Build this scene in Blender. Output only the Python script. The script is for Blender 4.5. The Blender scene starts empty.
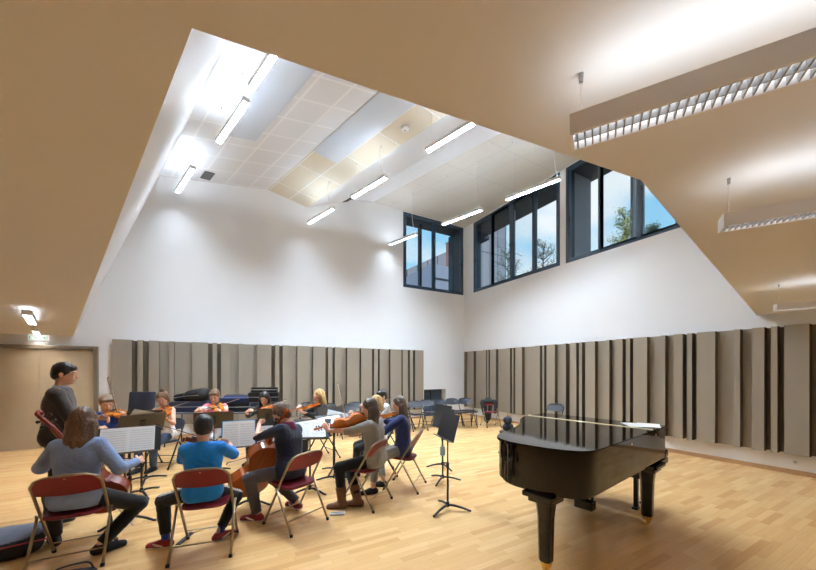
import bpy, bmesh, math, random
import numpy as np
from mathutils import Vector, Matrix, Euler
random.seed(7)
RNG = np.random.default_rng(7)
SC = bpy.context.scene
COL = SC.collection
PI = math.pi

# ------------------------------------------------------------------ helpers
def rgb(r, g, b):
    f = lambda v: (v / 255 / 12.92) if v <= 10.3 else ((v / 255 + .055) / 1.055) ** 2.4
    return (f(r), f(g), f(b), 1)

MATS = {}
def mat(name, col=(.8, .8, .8, 1), rough=.6, metal=0, coat=0, noise=0, nscale=20, bump=0, bscale=60,
        emit=None, estr=0, sheen=0, spec=.5, stretch=None, trans=0, alpha=1):
    if name in MATS: return MATS[name]
    m = bpy.data.materials.new(name); m.use_nodes = True
    nt = m.node_tree; b = nt.nodes['Principled BSDF']
    b.inputs['Base Color'].default_value = col
    b.inputs['Roughness'].default_value = rough
    b.inputs['Metallic'].default_value = metal
    b.inputs['Coat Weight'].default_value = coat
    b.inputs['Coat Roughness'].default_value = .05
    b.inputs['Specular IOR Level'].default_value = spec
    b.inputs['Sheen Weight'].default_value = sheen
    b.inputs['Transmission Weight'].default_value = trans
    if emit:
        b.inputs['Emission Color'].default_value = emit
        b.inputs['Emission Strength'].default_value = estr
    tc = None
    if noise or bump:
        tc = nt.nodes.new('ShaderNodeTexCoord'); mp = nt.nodes.new('ShaderNodeMapping')
        nt.links.new(tc.outputs['Object'], mp.inputs[0])
        if stretch: mp.inputs['Scale'].default_value = stretch
    if noise:
        n = nt.nodes.new('ShaderNodeTexNoise'); n.inputs['Scale'].default_value = nscale; n.inputs['Detail'].default_value = 4
        nt.links.new(mp.outputs[0], n.inputs['Vector'])
        r = nt.nodes.new('ShaderNodeMapRange'); r.inputs['From Min'].default_value = .3; r.inputs['From Max'].default_value = .7
        r.inputs['To Min'].default_value = 1 - noise; r.inputs['To Max'].default_value = 1 + noise
        nt.links.new(n.outputs['Fac'], r.inputs['Value'])
        h = nt.nodes.new('ShaderNodeHueSaturation'); h.inputs['Color'].default_value = col
        nt.links.new(r.outputs[0], h.inputs['Value']); nt.links.new(h.outputs[0], b.inputs['Base Color'])
    if bump:
        n = nt.nodes.new('ShaderNodeTexNoise'); n.inputs['Scale'].default_value = bscale; n.inputs['Detail'].default_value = 3
        nt.links.new(mp.outputs[0], n.inputs['Vector'])
        bp = nt.nodes.new('ShaderNodeBump'); bp.inputs['Strength'].default_value = bump; bp.inputs['Distance'].default_value = .01
        nt.links.new(n.outputs['Fac'], bp.inputs['Height']); nt.links.new(bp.outputs[0], b.inputs['Normal'])
    MATS[name] = m
    return m

def tag(o, label=None, cat=None, group=None, kind=None):
    if label: o['label'] = label
    if cat: o['category'] = cat
    if group: o['group'] = group
    if kind: o['kind'] = kind
    return o

def empty(name, loc=(0, 0, 0), rz=0, label=None, cat=None, group=None, M=None):
    o = bpy.data.objects.new(name, None); COL.objects.link(o)
    o.empty_display_size = .1
    if M is not None: o.matrix_world = M
    else:
        o.location = loc; o.rotation_euler = (0, 0, rz)
    return tag(o, label, cat, group)

class MB:
    """collects shapes, then links them as one mesh object"""
    def __init__(s): s.bm = bmesh.new(); s.uv = None
    def _v(s, co): return s.bm.verts.new(co)
    def box(s, c, d, M=None, bev=0):
        x, y, z = c; a, b, e = d[0] / 2, d[1] / 2, d[2] / 2
        P = [Vector((x + i * a, y + j * b, z + k * e)) for k in (-1, 1) for j in (-1, 1) for i in (-1, 1)]
        if M is not None: P = [M @ p for p in P]
        V = [s._v(p) for p in P]
        F = [s.bm.faces.new([V[i] for i in q]) for q in ((0, 2, 3, 1), (4, 5, 7, 6), (0, 1, 5, 4), (2, 6, 7, 3), (0, 4, 6, 2), (1, 3, 7, 5))]
        if bev:
            es = list({e for f in F for e in f.edges})
            bmesh.ops.bevel(s.bm, geom=es, offset=bev, segments=2, affect='EDGES', profile=.5)
        return s
    def tube(s, pts, r, n=8, cap=True, flat=1):
        pts = [Vector(p) for p in pts]
        rr = r if isinstance(r, (list, tuple)) else [r] * len(pts)
        rings = []; prev = None
        for i, p in enumerate(pts):
            if i == 0: t = pts[1] - p
            elif i == len(pts) - 1: t = p - pts[-2]
            else: t = (pts[i + 1] - p).normalized() + (p - pts[i - 1]).normalized()
            if t.length < 1e-9: t = Vector((0, 0, 1))
            t.normalize()
            if prev is None:
                a = Vector((0, 0, 1)) if abs(t.z) < .9 else Vector((1, 0, 0))
                u = t.cross(a).normalized()
            else:
                u = (prev - t * prev.dot(t))
                u = u.normalized() if u.length > 1e-6 else t.orthogonal().normalized()
            prev = u; w = t.cross(u)
            rings.append([s._v(p + (u * math.cos(2 * PI * k / n) + w * math.sin(2 * PI * k / n) * flat) * rr[i]) for k in range(n)])
        for A, B in zip(rings, rings[1:]):
            for k in range(n):
                s.bm.faces.new((A[k], A[(k + 1) % n], B[(k + 1) % n], B[k]))
        if cap:
            s.bm.faces.new(rings[0][::-1]); s.bm.faces.new(rings[-1])
        return s
    def cyl(s, a, b, r, n=12, r2=None): return s.tube([a, b], [r, r2 if r2 is not None else r], n)
    def lathe(s, c, prof, n=16, axis='z'):
        rings = []
        for r, z in prof:
            ring = []
            for k in range(n):
                q = 2 * PI * k / n
                p = (r * math.cos(q), r * math.sin(q), z)
                if axis == 'x': p = (p[2], p[0], p[1])
                if axis == 'y': p = (p[0], p[2], p[1])
                ring.append(s._v((c[0] + p[0], c[1] + p[1], c[2] + p[2])))
            rings.append(ring)
        for A, B in zip(rings, rings[1:]):
            for k in range(n): s.bm.faces.new((A[k], A[(k + 1) % n], B[(k + 1) % n], B[k]))
        s.bm.faces.new(rings[0][::-1]); s.bm.faces.new(rings[-1])
        return s
    def prism(s, pts, z0, z1, M=None, axis=None):
        """polygon pts (2D) extruded z0..z1 ; M maps"""
        def mk(z):
            L = []
            for p in pts:
                v = Vector((p[0], p[1], z))
                if M is not None: v = M @ v
                L.append(s._v(v))
            return L
        A, B = mk(z0), mk(z1); n = len(pts)
        s.bm.faces.new(A[::-1]); s.bm.faces.new(B)
        for i in range(n): s.bm.faces.new((A[i], A[(i + 1) % n], B[(i + 1) % n], B[i]))
        return s
    def poly(s, pts, uvs=None):
        V = [s._v(p) for p in pts]; f = s.bm.faces.new(V)
        if uvs:
            if s.uv is None: s.uv = s.bm.loops.layers.uv.new('UVMap')
            for l, u in zip(f.loops, uvs): l[s.uv].uv = u
        return s
    def ball(s, c, r, n=12, M=None):
        rr = r if isinstance(r, (tuple, list)) else (r, r, r)
        T = Matrix.Translation(c) @ (M if M is not None else Matrix()) @ Matrix.Diagonal((*rr, 1))
        bmesh.ops.create_uvsphere(s.bm, u_segments=n, v_segments=max(6, n // 2 + 2), radius=1, matrix=T)
        return s
    def build(s, name, m, parent=None, smooth=False, tri=False, recalc=True, M=None):
        if tri: bmesh.ops.triangulate(s.bm, faces=[f for f in s.bm.faces if len(f.verts) > 4])
        if recalc: bmesh.ops.recalc_face_normals(s.bm, faces=s.bm.faces)
        me = bpy.data.meshes.new(name); s.bm.to_mesh(me); s.bm.free()
        if smooth:
            me.polygons.foreach_set('use_smooth', [True] * len(me.polygons))
            if smooth == 'auto': me.set_sharp_from_angle(angle=math.radians(38))
        if isinstance(m, (list, tuple)):
            for q in m: me.materials.append(q)
        elif m: me.materials.append(m)
        o = bpy.data.objects.new(name, me); COL.objects.link(o)
        if parent: o.parent = parent
        if M is not None: o.matrix_world = M
        return o

def copy_tree(o, parent=None):
    c = o.copy(); COL.objects.link(c); c.parent = parent
    for ch in list(o.children): copy_tree(ch, c)
    return c

def curve_pts(P, n=6, closed=False):
    """catmull-rom through points"""
    P = [Vector(p) for p in P]; out = []; m = len(P)
    rng = range(m) if closed else range(m - 1)
    for i in rng:
        if closed: a, b, c, d = P[i - 1], P[i], P[(i + 1) % m], P[(i + 2) % m]
        else: a, b, c, d = P[max(i - 1, 0)], P[i], P[i + 1], P[min(i + 2, m - 1)]
        for k in range(n):
            t = k / n
            out.append(.5 * ((2 * b) + (c - a) * t + (2 * a - 5 * b + 4 * c - d) * t * t + (-a + 3 * b - 3 * c + d) * t ** 3))
    if not closed: out.append(P[-1])
    return out

def frame_M(o, x, z):
    """matrix with local x along x, local z near z"""
    x = Vector(x).normalized(); z = Vector(z); y = z.cross(x).normalized(); z = x.cross(y).normalized()
    M = Matrix((x, y, z)).transposed().to_4x4(); M.translation = Vector(o)
    return M

# ------------------------------------------------------------------ camera
FX, CXP, CYP, CH = 330.0, 408.0, 371.4, 1.65
YAW = math.radians(29)
cam = bpy.data.cameras.new('camera'); co = bpy.data.objects.new('camera', cam); COL.objects.link(co)
co.location = (0, 0, CH); co.rotation_euler = (PI / 2, 0, -YAW)
cam.sensor_fit = 'HORIZONTAL'; cam.sensor_width = 36; cam.lens = 36 * FX / 816
cam.shift_x = 0; cam.shift_y = (CYP - 285) / 816; cam.clip_start = .02; cam.clip_end = 400
SC.camera = co
FW = Vector((math.sin(YAW), math.cos(YAW), 0)); RT = Vector((math.cos(YAW), -math.sin(YAW), 0))
def ray(px, py): return FW + RT * ((px - CXP) / FX) + Vector((0, 0, (CYP - py) / FX))
def on_z(px, py, z=0):
    d = ray(px, py); t = (z - CH) / d.z; return Vector((0, 0, CH)) + d * t
def at_depth(px, py, Z): return Vector((0, 0, CH)) + ray(px, py) * Z
def x_on_wall(px, v): d = ray(px, CYP); return d.x * v / d.y      # X where the column px meets plane Y=v
def y_on_wall(px, v): d = ray(px, CYP); return d.y * v / d.x      # Y where the column px meets plane X=v

# ------------------------------------------------------------------ materials
def tile_mat(name, col, seam, w, h, rough=.6, msize=.006, dots=0, bump=0, metal=0):
    m = bpy.data.materials.new(name); m.use_nodes = True; nt = m.node_tree; b = nt.nodes['Principled BSDF']
    uv = nt.nodes.new('ShaderNodeUVMap'); uv.uv_map = 'UVMap'
    br = nt.nodes.new('ShaderNodeTexBrick'); br.offset = 0
    br.inputs['Color1'].default_value = col; br.inputs['Color2'].default_value = tuple(c * .97 for c in col[:3]) + (1,)
    br.inputs['Mortar'].default_value = seam; br.inputs['Scale'].default_value = 1
    br.inputs['Mortar Size'].default_value = msize; br.inputs['Brick Width'].default_value = w; br.inputs['Row Height'].default_value = h
    br.inputs['Mortar Smooth'].default_value = 0
    nt.links.new(uv.outputs[0], br.inputs['Vector'])
    last = br.outputs['Color']
    if dots:
        vo = nt.nodes.new('ShaderNodeTexVoronoi'); vo.inputs['Scale'].default_value = 1 / .03; vo.inputs['Randomness'].default_value = 0
        vo.voronoi_dimensions = '2D'
        nt.links.new(uv.outputs[0], vo.inputs['Vector'])
        lt = nt.nodes.new('ShaderNodeMath'); lt.operation = 'LESS_THAN'; lt.inputs[1].default_value = .22
        nt.links.new(vo.outputs['Distance'], lt.inputs[0])
        inv = nt.nodes.new('ShaderNodeMath'); inv.operation = 'MULTIPLY'; inv.inputs[1].default_value = dots
        sub = nt.nodes.new('ShaderNodeMath'); sub.operation = 'SUBTRACT'; sub.inputs[0].default_value = 1
        nt.links.new(br.outputs['Fac'], sub.inputs[1])
        ml = nt.nodes.new('ShaderNodeMath'); ml.operation = 'MULTIPLY'
        nt.links.new(lt.outputs[0], ml.inputs[0]); nt.links.new(sub.outputs[0], ml.inputs[1]); nt.links.new(ml.outputs[0], inv.inputs[0])
        mx = nt.nodes.new('ShaderNodeMixRGB'); mx.inputs['Color2'].default_value = (.1, .1, .11, 1)
        nt.links.new(inv.outputs[0], mx.inputs['Fac']); nt.links.new(last, mx.inputs['Color1']); last = mx.outputs[0]
    if bump:
        n = nt.nodes.new('ShaderNodeTexNoise'); n.inputs['Scale'].default_value = 35; n.inputs['Detail'].default_value = 6
        nt.links.new(uv.outputs[0], n.inputs['Vector'])
        mx = nt.nodes.new('ShaderNodeMixRGB'); mx.blend_type = 'MULTIPLY'; mx.inputs['Fac'].default_value = bump
        nt.links.new(last, mx.inputs['Color1']); nt.links.new(n.outputs['Fac'], mx.inputs['Color2']); last = mx.outputs[0]
    nt.links.new(last, b.inputs['Base Color'])
    b.inputs['Roughness'].default_value = rough; b.inputs['Metallic'].default_value = metal
    return m

def floor_mat():
    m = bpy.data.materials.new('maple_strip_floor'); m.use_nodes = True; nt = m.node_tree; b = nt.nodes['Principled BSDF']
    N, L = nt.nodes.new, nt.links.new
    tc = N('ShaderNodeTexCoord'); sp = N('ShaderNodeSeparateXYZ'); L(tc.outputs['Object'], sp.inputs[0])
    def M(op, a, b_=None, c=None):
        n = N('ShaderNodeMath'); n.operation = op
        for i, v in enumerate((a, b_, c)):
            if v is None: continue
            if isinstance(v, (int, float)): n.inputs[i].default_value = v
            else: L(v, n.inputs[i])
        return n.outputs[0]
    ry = M('DIVIDE', sp.outputs['Y'], .068); row = M('FLOOR', ry); fy = M('FRACT', ry)
    wn = N('ShaderNodeTexWhiteNoise'); wn.noise_dimensions = '1D'; L(row, wn.inputs['W'])
    rx = M('ADD', M('DIVIDE', sp.outputs['X'], .52), M('MULTIPLY', wn.outputs['Value'], 7.3)); colx = M('FLOOR', rx); fx = M('FRACT', rx)
    cb = N('ShaderNodeCombineXYZ'); L(colx, cb.inputs[0]); L(row, cb.inputs[1])
    w2 = N('ShaderNodeTexWhiteNoise'); w2.noise_dimensions = '2D'; L(cb.outputs[0], w2.inputs['Vector'])
    rp = N('ShaderNodeValToRGB'); e = rp.color_ramp.elements
    e[0].position = 0; e[0].color = rgb(216, 168, 110); e[1].position = 1; e[1].color = rgb(238, 198, 140)
    e2 = e.new(.22); e2.color = rgb(227, 181, 122); e3 = e.new(.7); e3.color = rgb(231, 188, 129)
    L(w2.outputs['Value'], rp.inputs[0])
    mp = N('ShaderNodeMapping'); mp.inputs['Scale'].default_value = (2.5, 60, 1); L(tc.outputs['Object'], mp.inputs[0])
    gr = N('ShaderNodeTexNoise'); gr.inputs['Scale'].default_value = 1.2; gr.inputs['Detail'].default_value = 5; L(mp.outputs[0], gr.inputs['Vector'])
    hs = N('ShaderNodeHueSaturation'); L(rp.outputs[0], hs.inputs['Color'])
    L(M('ADD', M('MULTIPLY', gr.outputs['Fac'], .22), .89), hs.inputs['Value'])
    ed = M('MAXIMUM', M('LESS_THAN', fy, .018), M('LESS_THAN', fx, .004))
    mx = N('ShaderNodeMixRGB'); L(M('MULTIPLY', ed, .45), mx.inputs['Fac']); L(hs.outputs[0], mx.inputs['Color1']); mx.inputs['Color2'].default_value = rgb(140, 98, 60)
    L(mx.outputs[0], b.inputs['Base Color'])
    b.inputs['Roughness'].default_value = .36; b.inputs['Specular IOR Level'].default_value = .5
    n3 = N('ShaderNodeTexNoise'); n3.inputs['Scale'].default_value = 3; L(tc.outputs['Object'], n3.inputs['Vector'])
    L(M('ADD', M('MULTIPLY', n3.outputs['Fac'], .08), .20), b.inputs['Roughness'])
    return m

WHITE = mat('white_paint', rgb(242, 243, 245), .75, bump=.03, bscale=150)
WELLW = mat('white_smooth_paint', rgb(240, 242, 245), .6)
SOFF = mat('soffit_paint', rgb(226, 225, 224), .8)
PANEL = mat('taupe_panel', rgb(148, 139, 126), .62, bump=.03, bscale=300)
PSIDE_SHADE = mat('panel_edge_shade', rgb(88, 78, 63), .8)  # taupe darkened for the unlit side faces, their shade put into the colour
PBACK = mat('dark_backing', rgb(104, 93, 77), .9)
BLACK = mat('black_metal', rgb(18, 18, 20), .45)
BLKPL = mat('black_plastic', rgb(22, 22, 24), .5)
DOORM = mat('door_laminate', rgb(176, 160, 134), .55, noise=.02, nscale=6)
DFRM = mat('door_frame_paint', rgb(118, 106, 90), .5)
SKIRT = mat('wood_skirting', rgb(190, 152, 112), .5, noise=.1, nscale=8, stretch=(1, 1, 10))
WFRM = mat('window_frame_paint', rgb(52, 72, 92), .3)
FINDK = mat('navy_cladding', rgb(28, 33, 46), .6)
DARKEXT = mat('dark_cladding', rgb(52, 54, 64), .6)
LAMPW = mat('lamp_housing', rgb(236, 236, 238), .45)
LOUV = mat('louvre_metal', rgb(165, 168, 172), .5, metal=.2)
STEEL = mat('steel', rgb(170, 170, 170), .35, metal=1)
BRASS = mat('brass', rgb(236, 196, 104), .3, metal=.8)
PAPER = mat('paper', rgb(240, 240, 238), .8)

# ------------------------------------------------------------------ the room shell
XR, YB, XL, YF = 8.0, 10.0, -6.5, -3.6
def sz(y): return 2.66 - .023 * y         # soffit height
DS = .3158                                # ceiling strips run at an angle: dx per -dy
def cp(u, v, z): return (u + (10 - v) * DS, v, z)

o = MB().box(((XL + XR) / 2, (YF + YB) / 2, -.1), (XR - XL + 3, YB - YF + 3, .2)).build('floor', floor_mat()); tag(o, kind='structure')

# back wall with door opening, low hatch and high window
bx = MB()
T = .35
def wb(x0, x1, z0, z1): bx.box(((x0 + x1) / 2, YB + T / 2, (z0 + z1) / 2), (x1 - x0, T, z1 - z0))
DX0, DX1, DH = -4.42, -2.52, 2.21
HX0, HX1, HZ = 6.19, 7.15, 1.0
WX0, WX1, WZ0, WZT = 5.354, 7.968, 4.557, 7.15
wb(XL - .3, DX0, 0, 2.6); wb(DX1, HX0, 0, 2.6); wb(HX0, HX1, HZ, 2.6); wb(HX1, XR, 0, 2.6)
wb(DX0, DX1, DH, 2.6)
wb(XL - .3, XR, 2.6, WZ0); wb(XL - .3, WX0, WZ0, 7.9); wb(WX1, XR, WZ0, 7.9); wb(WX0, WX1, WZT, 7.9)
tag(bx.build('wall_back', WHITE), kind='structure')
# right wall with two window openings
rw = MB()
def wr(y0, y1, z0, z1): rw.box((XR + T / 2, (y0 + y1) / 2, (z0 + z1) / 2), (T, y1 - y0, z1 - z0))
RZ = 4.545
W2 = (5.87, 9.47); W3 = (1.9, 5.70)
wr(YF, YB + T, 0, RZ); wr(W2[1], YB + T, RZ, 7.9); wr(W3[1], W2[0], RZ, 7.9); wr(YF, W3[0], RZ, 7.9); wr(W3[0], W2[1], 7.11, 7.9)
tag(rw.build('wall_right', WHITE), kind='structure')
tag(MB().box((XL - .15, (YF + YB) / 2, 1.6), (.3, YB - YF + .6, 3.4)).build('wall_left', WHITE), kind='structure')
tag(MB().box(((XL + XR) / 2, YF - .15, 1.6), (XR - XL + .6, .3, 3.4)).build('wall_front', WHITE), kind='structure')

# low ceiling slab with the cut-out of the tall volume
A_ = (-.083, 1.128); B_ = (1.88, .909); C_ = (8.0, 2.056); D_ = (-2.95, 10.0)
sl = MB()
outer = [(XL, YF), (XR, YF), C_, B_, A_, D_, (XL, YB)]
vb = [sl._v((p[0], p[1], sz(p[1]))) for p in outer]; vt = [sl._v((p[0], p[1], sz(p[1]) + .35)) for p in outer]
sl.bm.faces.new(vb[::-1]); sl.bm.faces.new(vt)
for i in range(len(outer)): sl.bm.faces.new((vb[i], vb[(i + 1) % 7], vt[(i + 1) % 7], vt[i]))
tag(sl.build('ceiling_low', SOFF, tri=True), kind='structure')

# the tall white volume: leaning left side, the near sides, the folded ceiling
U0, Z0, U1, Z1, U2, Z2, U3, Z3, U4, Z4 = -1.40, 6.43, 1.04, 6.745, 2.13, 6.51, 3.53, 7.07, 4.25, 7.2
VN = .3
ws = MB()
ws.poly([(D_[0], 10, sz(10)), (A_[0], A_[1], sz(A_[1])), cp(U0, VN, Z0), cp(U0, 10, Z0)])
tag(ws.build('wall_well_left', WELLW), kind='structure')
wn_ = MB()
for P, Q in ((A_, B_), (B_, C_)):
    wn_.poly([(P[0], P[1], sz(P[1])), (Q[0], Q[1], sz(Q[1])), (Q[0], Q[1], 7.9), (P[0], P[1], 7.9)])
# close the wedge between the leaning side and the near side
wn_.poly([(A_[0], A_[1], sz(A_[1])), (A_[0], A_[1], 7.9), cp(U0, VN, Z0), (1.5, 1.0, 7.9)][:3])
tag(wn_.build('wall_well_near', WELLW, recalc=False), kind='structure')

def facet(name, ua, za, ub, zb, v0, v1, m, lift=0.0, clipx=None):
    """strip of folded ceiling between offsets ua..ub"""
    def zz(u): return za + (zb - za) * (u - ua) / (ub - ua) if ub != ua else za
    f = MB()
    f.poly([cp(ua, v0, za - lift), cp(ub, v0, zb - lift), cp(ub, v1, zb - lift), cp(ua, v1, za - lift)], [(ua, v0), (ub, v0), (ub, v1), (ua, v1)])
    return tag(f.build(name, m, recalc=False), kind='structure')
PERF = tile_mat('perforated_white_tile', rgb(232, 234, 238), rgb(242, 243, 245), .585, .62, .6, .022, dots=.12)
SMTH = mat('satin_panel', rgb(205, 214, 226), .3, spec=.6)
BEIGE = tile_mat('beige_wood_wool', rgb(226, 217, 198), rgb(245, 245, 243), .54, 1.05, .85, .012, bump=.25)
CREAM = tile_mat('cream_wood_wool', rgb(232, 229, 222), rgb(214, 212, 206), .6, 1.2, .85, .008, bump=.22)
facet('ceiling_perforated', U0, Z0, U1, Z1, VN - .8, 10, PERF)
def on1(u): return Z0 + (Z1 - Z0) * (u - U0) / (U1 - U0)
def on2(u): return Z1 + (Z2 - Z1) * (u - U1) / (U2 - U1)
facet('ceiling_satin_strip', -.75, on1(-.75), -.14, on1(-.14), VN - .8, 7.75, SMTH, .02)
facet('ceiling_beige', U1, Z1, U2, Z2, VN - .8, 10, BEIGE)
facet('ceiling_satin_band', U1, on2(U1), 1.6, on2(1.6), VN - .8, 7.7, SMTH, .02)
facet('ceiling_rising', U2, Z2, U3, Z3, VN - .8, 10, WELLW)
facet('ceiling_step', U3, Z3, U4, Z4, VN - .8, 10, WELLW)
f = MB(); x0 = 4.25
f.poly([cp(U4, 10, Z4), cp(U4, VN - .8, Z4), (8.2, VN - .8, 7.13), (8.2, 10.1, 7.13)],
       [(U4, 10), (U4, VN - .8), (8.2 - (10 - VN + .8) * DS, VN - .8), (8.2, 10.1)])
tag(f.build('ceiling_cream', CREAM, recalc=False), kind='structure')
# the roof above everything keeps daylight out
tag(MB().box(((XL + XR) / 2 + .1, (YF + YB) / 2, 8.0), (XR - XL + .9, YB - YF + .7, .2)).build('ceiling_roof', DARKEXT), kind='structure')
tag(MB().box((XL - .15, (YF + YB) / 2, 5.6), (.3, YB - YF + .6, 4.8)).build('wall_left_upper', WHITE), kind='structure')
tag(MB().box(((XL + XR) / 2, YF - .15, 5.6), (XR - XL + .6, .3, 4.8)).build('wall_front_upper', WHITE), kind='structure')

# skirting
tag(MB().box((XR - .0075, (YF + YB) / 2, .035), (.015, YB - YF, .07)).build('baseboard_right', SKIRT), kind='structure')
tag(MB().box(((DX1 + HX0) / 2, YB - .0075, .035), (HX0 - DX1, .015, .07)).box(((HX1 + XR) / 2, YB - .0075, .035), (XR - HX1 - .03, .015, .07)).build('baseboard_back', SKIRT), kind='structure')

# double door
d = empty('door_1'); tag(d, kind='structure')
fr = MB()
fr.box((DX0 + .035, YB - .0, DH / 2), (.07, .16, DH)).box((DX1 - .035, YB, DH / 2), (.07, .16, DH)).box(((DX0 + DX1) / 2, YB, DH - .035), (DX1 - DX0 - .14, .16, .07))
fr.build('door_frame', DFRM, d)
MB().box(((DX0 + .07 - 3.4735) / 2, YB + .0, (DH - .07) / 2), (abs(DX0 + .07 + 3.4735) - .006, .05, DH - .08)).build('door_leaf', DOORM, d)
MB().box(((DX1 - .07 - 3.4735) / 2, YB + .0, (DH - .07) / 2), (abs(DX1 - .07 + 3.4735) - .006, .05, DH - .08)).build('door_leaf', DOORM, d)

# low window in a deep reveal in the back wall
GLASSD = mat('dusk_glass', rgb(58, 80, 108), .25, spec=.8)
h_ = empty('window_4'); tag(h_, kind='structure')
MB().box(((HX0 + HX1) / 2, YB + .33, HZ / 2), (HX1 - HX0, .02, HZ)).build('pane', GLASSD, h_)
w = MB(); w.box(((HX0 + HX1) / 2, YB + .30, HZ - .03), (HX1 - HX0, .05, .06)); w.box((HX0 + .03, YB + .30, HZ / 2), (.06, .05, HZ)); w.box((HX1 - .03, YB + .30, HZ / 2), (.06, .05, HZ)); w.box((HX0 + .5, YB + .3, HZ / 2), (.04, .05, HZ - .1))
w.build('window_frame', WFRM, h_)

# ------------------------------------------------------------------ windows
def glass_mat():
    m = bpy.data.materials.new('window_glass'); m.use_nodes = True; nt = m.node_tree; nt.nodes.clear()
    out = nt.nodes.new('ShaderNodeOutputMaterial'); mx = nt.nodes.new('ShaderNodeMixShader')
    tr = nt.nodes.new('ShaderNodeBsdfTransparent'); tr.inputs[0].default_value = (.93, .96, .97, 1)
    gl = nt.nodes.new('ShaderNodeBsdfGlossy'); gl.inputs['Roughness'].default_value = .02
    fr = nt.nodes.new('ShaderNodeFresnel'); fr.inputs[0].default_value = 1.45
    ge = nt.nodes.new('ShaderNodeNewGeometry'); s1 = nt.nodes.new('ShaderNodeMath'); s1.operation = 'SUBTRACT'; s1.inputs[0].default_value = 1; nt.links.new(ge.outputs['Backfacing'], s1.inputs[1])
    s2 = nt.nodes.new('ShaderNodeMath'); s2.operation = 'MULTIPLY'; nt.links.new(fr.outputs[0], s2.inputs[0]); nt.links.new(s1.outputs[0], s2.inputs[1])
    nt.links.new(s2.outputs[0], mx.inputs[0]); nt.links.new(tr.outputs[0], mx.inputs[1]); nt.links.new(gl.outputs[0], mx.inputs[2]); nt.links.new(mx.outputs[0], out.inputs[0])
    return m
GLASS = glass_mat()
def window(n, axis, a0, a1, z0, z1, mull, plane, out_dir):
    """axis 'x' on the back wall, 'y' on the right wall"""
    w = empty('window_%d' % n); tag(w, kind='structure')
    def bxw(mb, c, z, wa, wz, dep=.07, off=0.0):
        if axis == 'x': mb.box((c, plane + .06 + off, z), (wa, dep, wz))
        else: mb.box((plane + .06 + off, c, z), (dep, wa, wz))
    f = MB(); ft = .06
    bxw(f, a0 + ft / 2, (z0 + z1) / 2, ft, z1 - z0, .1); bxw(f, a1 - ft / 2, (z0 + z1) / 2, ft, z1 - z0, .1)
    bxw(f, (a0 + a1) / 2, z0 + ft / 2, a1 - a0 - 2 * ft, ft, .1); bxw(f, (a0 + a1) / 2, z1 - ft / 2, a1 - a0 - 2 * ft, ft, .1)
    for m_ in mull: bxw(f, m_, (z0 + z1) / 2, .05, z1 - z0 - 2 * ft, .1)
    f.build('window_frame', WFRM, w)
    ln_ = MB()
    def lin(c, z, wa, wz):
        if axis == 'x': ln_.box((c, plane + .235, z), (wa, .23, wz))
        else: ln_.box((plane + .235, c, z), (.23, wa, wz))
    lin(a0 + .012, (z0 + z1) / 2, .024, z1 - z0); lin(a1 - .012, (z0 + z1) / 2, .024, z1 - z0); lin((a0 + a1) / 2, z0 + .012, a1 - a0 - .05, .024); lin((a0 + a1) / 2, z1 - .012, a1 - a0 - .05, .024)
    ln_.build('outer_lining', FINDK, w)
    E = [a0 + ft] + list(mull) + [a1 - ft]
    for i, (p, q) in enumerate(zip(E, E[1:])):
        lo, hi = min(p, q), max(p, q); lo += .022; hi -= .022
        s = MB(); st = .05
        zz0, zz1 = z0 + ft + .004, z1 - ft - .004
        bxw(s, lo + st / 2, (zz0 + zz1) / 2, st, zz1 - zz0, .06, -.012); bxw(s, hi - st / 2, (zz0 + zz1) / 2, st, zz1 - zz0, .06, -.012)
        bxw(s, (lo + hi) / 2, zz0 + st / 2, hi - lo - 2 * st, st, .06, -.012); bxw(s, (lo + hi) / 2, zz1 - st / 2, hi - lo - 2 * st, st, .06, -.012)
        sa = s.build('sash', WFRM, w)
        g = MB(); bxw(g, (lo + hi) / 2, (zz0 + zz1) / 2, hi - lo - 2 * st + .01, zz1 - zz0 - 2 * st + .01, .008, .0); g.build('pane', GLASS, sa)
        h = MB(); bxw(h, hi - .025, z0 + 1.15, .03, .12, .03, -.055); h.build('window_handle', BLKPL, sa)
    return w
window(1, 'x', WX0, WX1, WZ0, WZT, (6.63,), YB, 1)
window(2, 'y', W2[0], W2[1], RZ, 7.11, (8.54, 7.65, 6.75), XR, 1)
window(3, 'y', W3[0], W3[1], RZ, 7.11, (4.80, 3.90, 2.95), XR, 1)

# eaves and fins outside
ev = MB(); ev.box((8.35 + .45, (YF + 11) / 2 - .2, 7.2), (.9, 11 - YF, .16)); ev.box(((XL + 8.35) / 2 + .4, 10.35 + .25, 7.2), (8.35 - XL + 1.7, .5, .16))
tag(ev.build('roof_eave', DARKEXT), kind='structure')
FING = mat('fin_render', rgb(140, 142, 150), .8, noise=.06, nscale=3)
def fin(c, dims, m): return tag(MB().box(c, dims).build('trim_1' if m is FING else 'trim_2', m), kind='structure')
fin((8.35 + .4, 5.76, 5.8), (.8, .08, 2.64), FING)
fin((8.02, 10.35 + .32, 5.8), (.08, .64, 2.64), FINDK)
POSTM = mat('post_grey', rgb(150, 152, 160), .6)
for y in (8.05, 7.15, 6.25, 4.3, 3.4):
    tag(MB().box((8.55, y, 5.8), (.12, .06, 2.62)).build('trim_3', POSTM), kind='structure')
tag(MB().box((6.35, 10.55, 5.8), (.08, .16, 2.62)).build('trim_4', DARKEXT), kind='structure')
LAMP_DN, LAMP_WELL, LAMP_UP, LAMP_UPW, SKY_STR, EXPO, LAMP_R, LAMP_FILL = 80, 720, 6, 38, .85, 0.4, 2.2, 16
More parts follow.
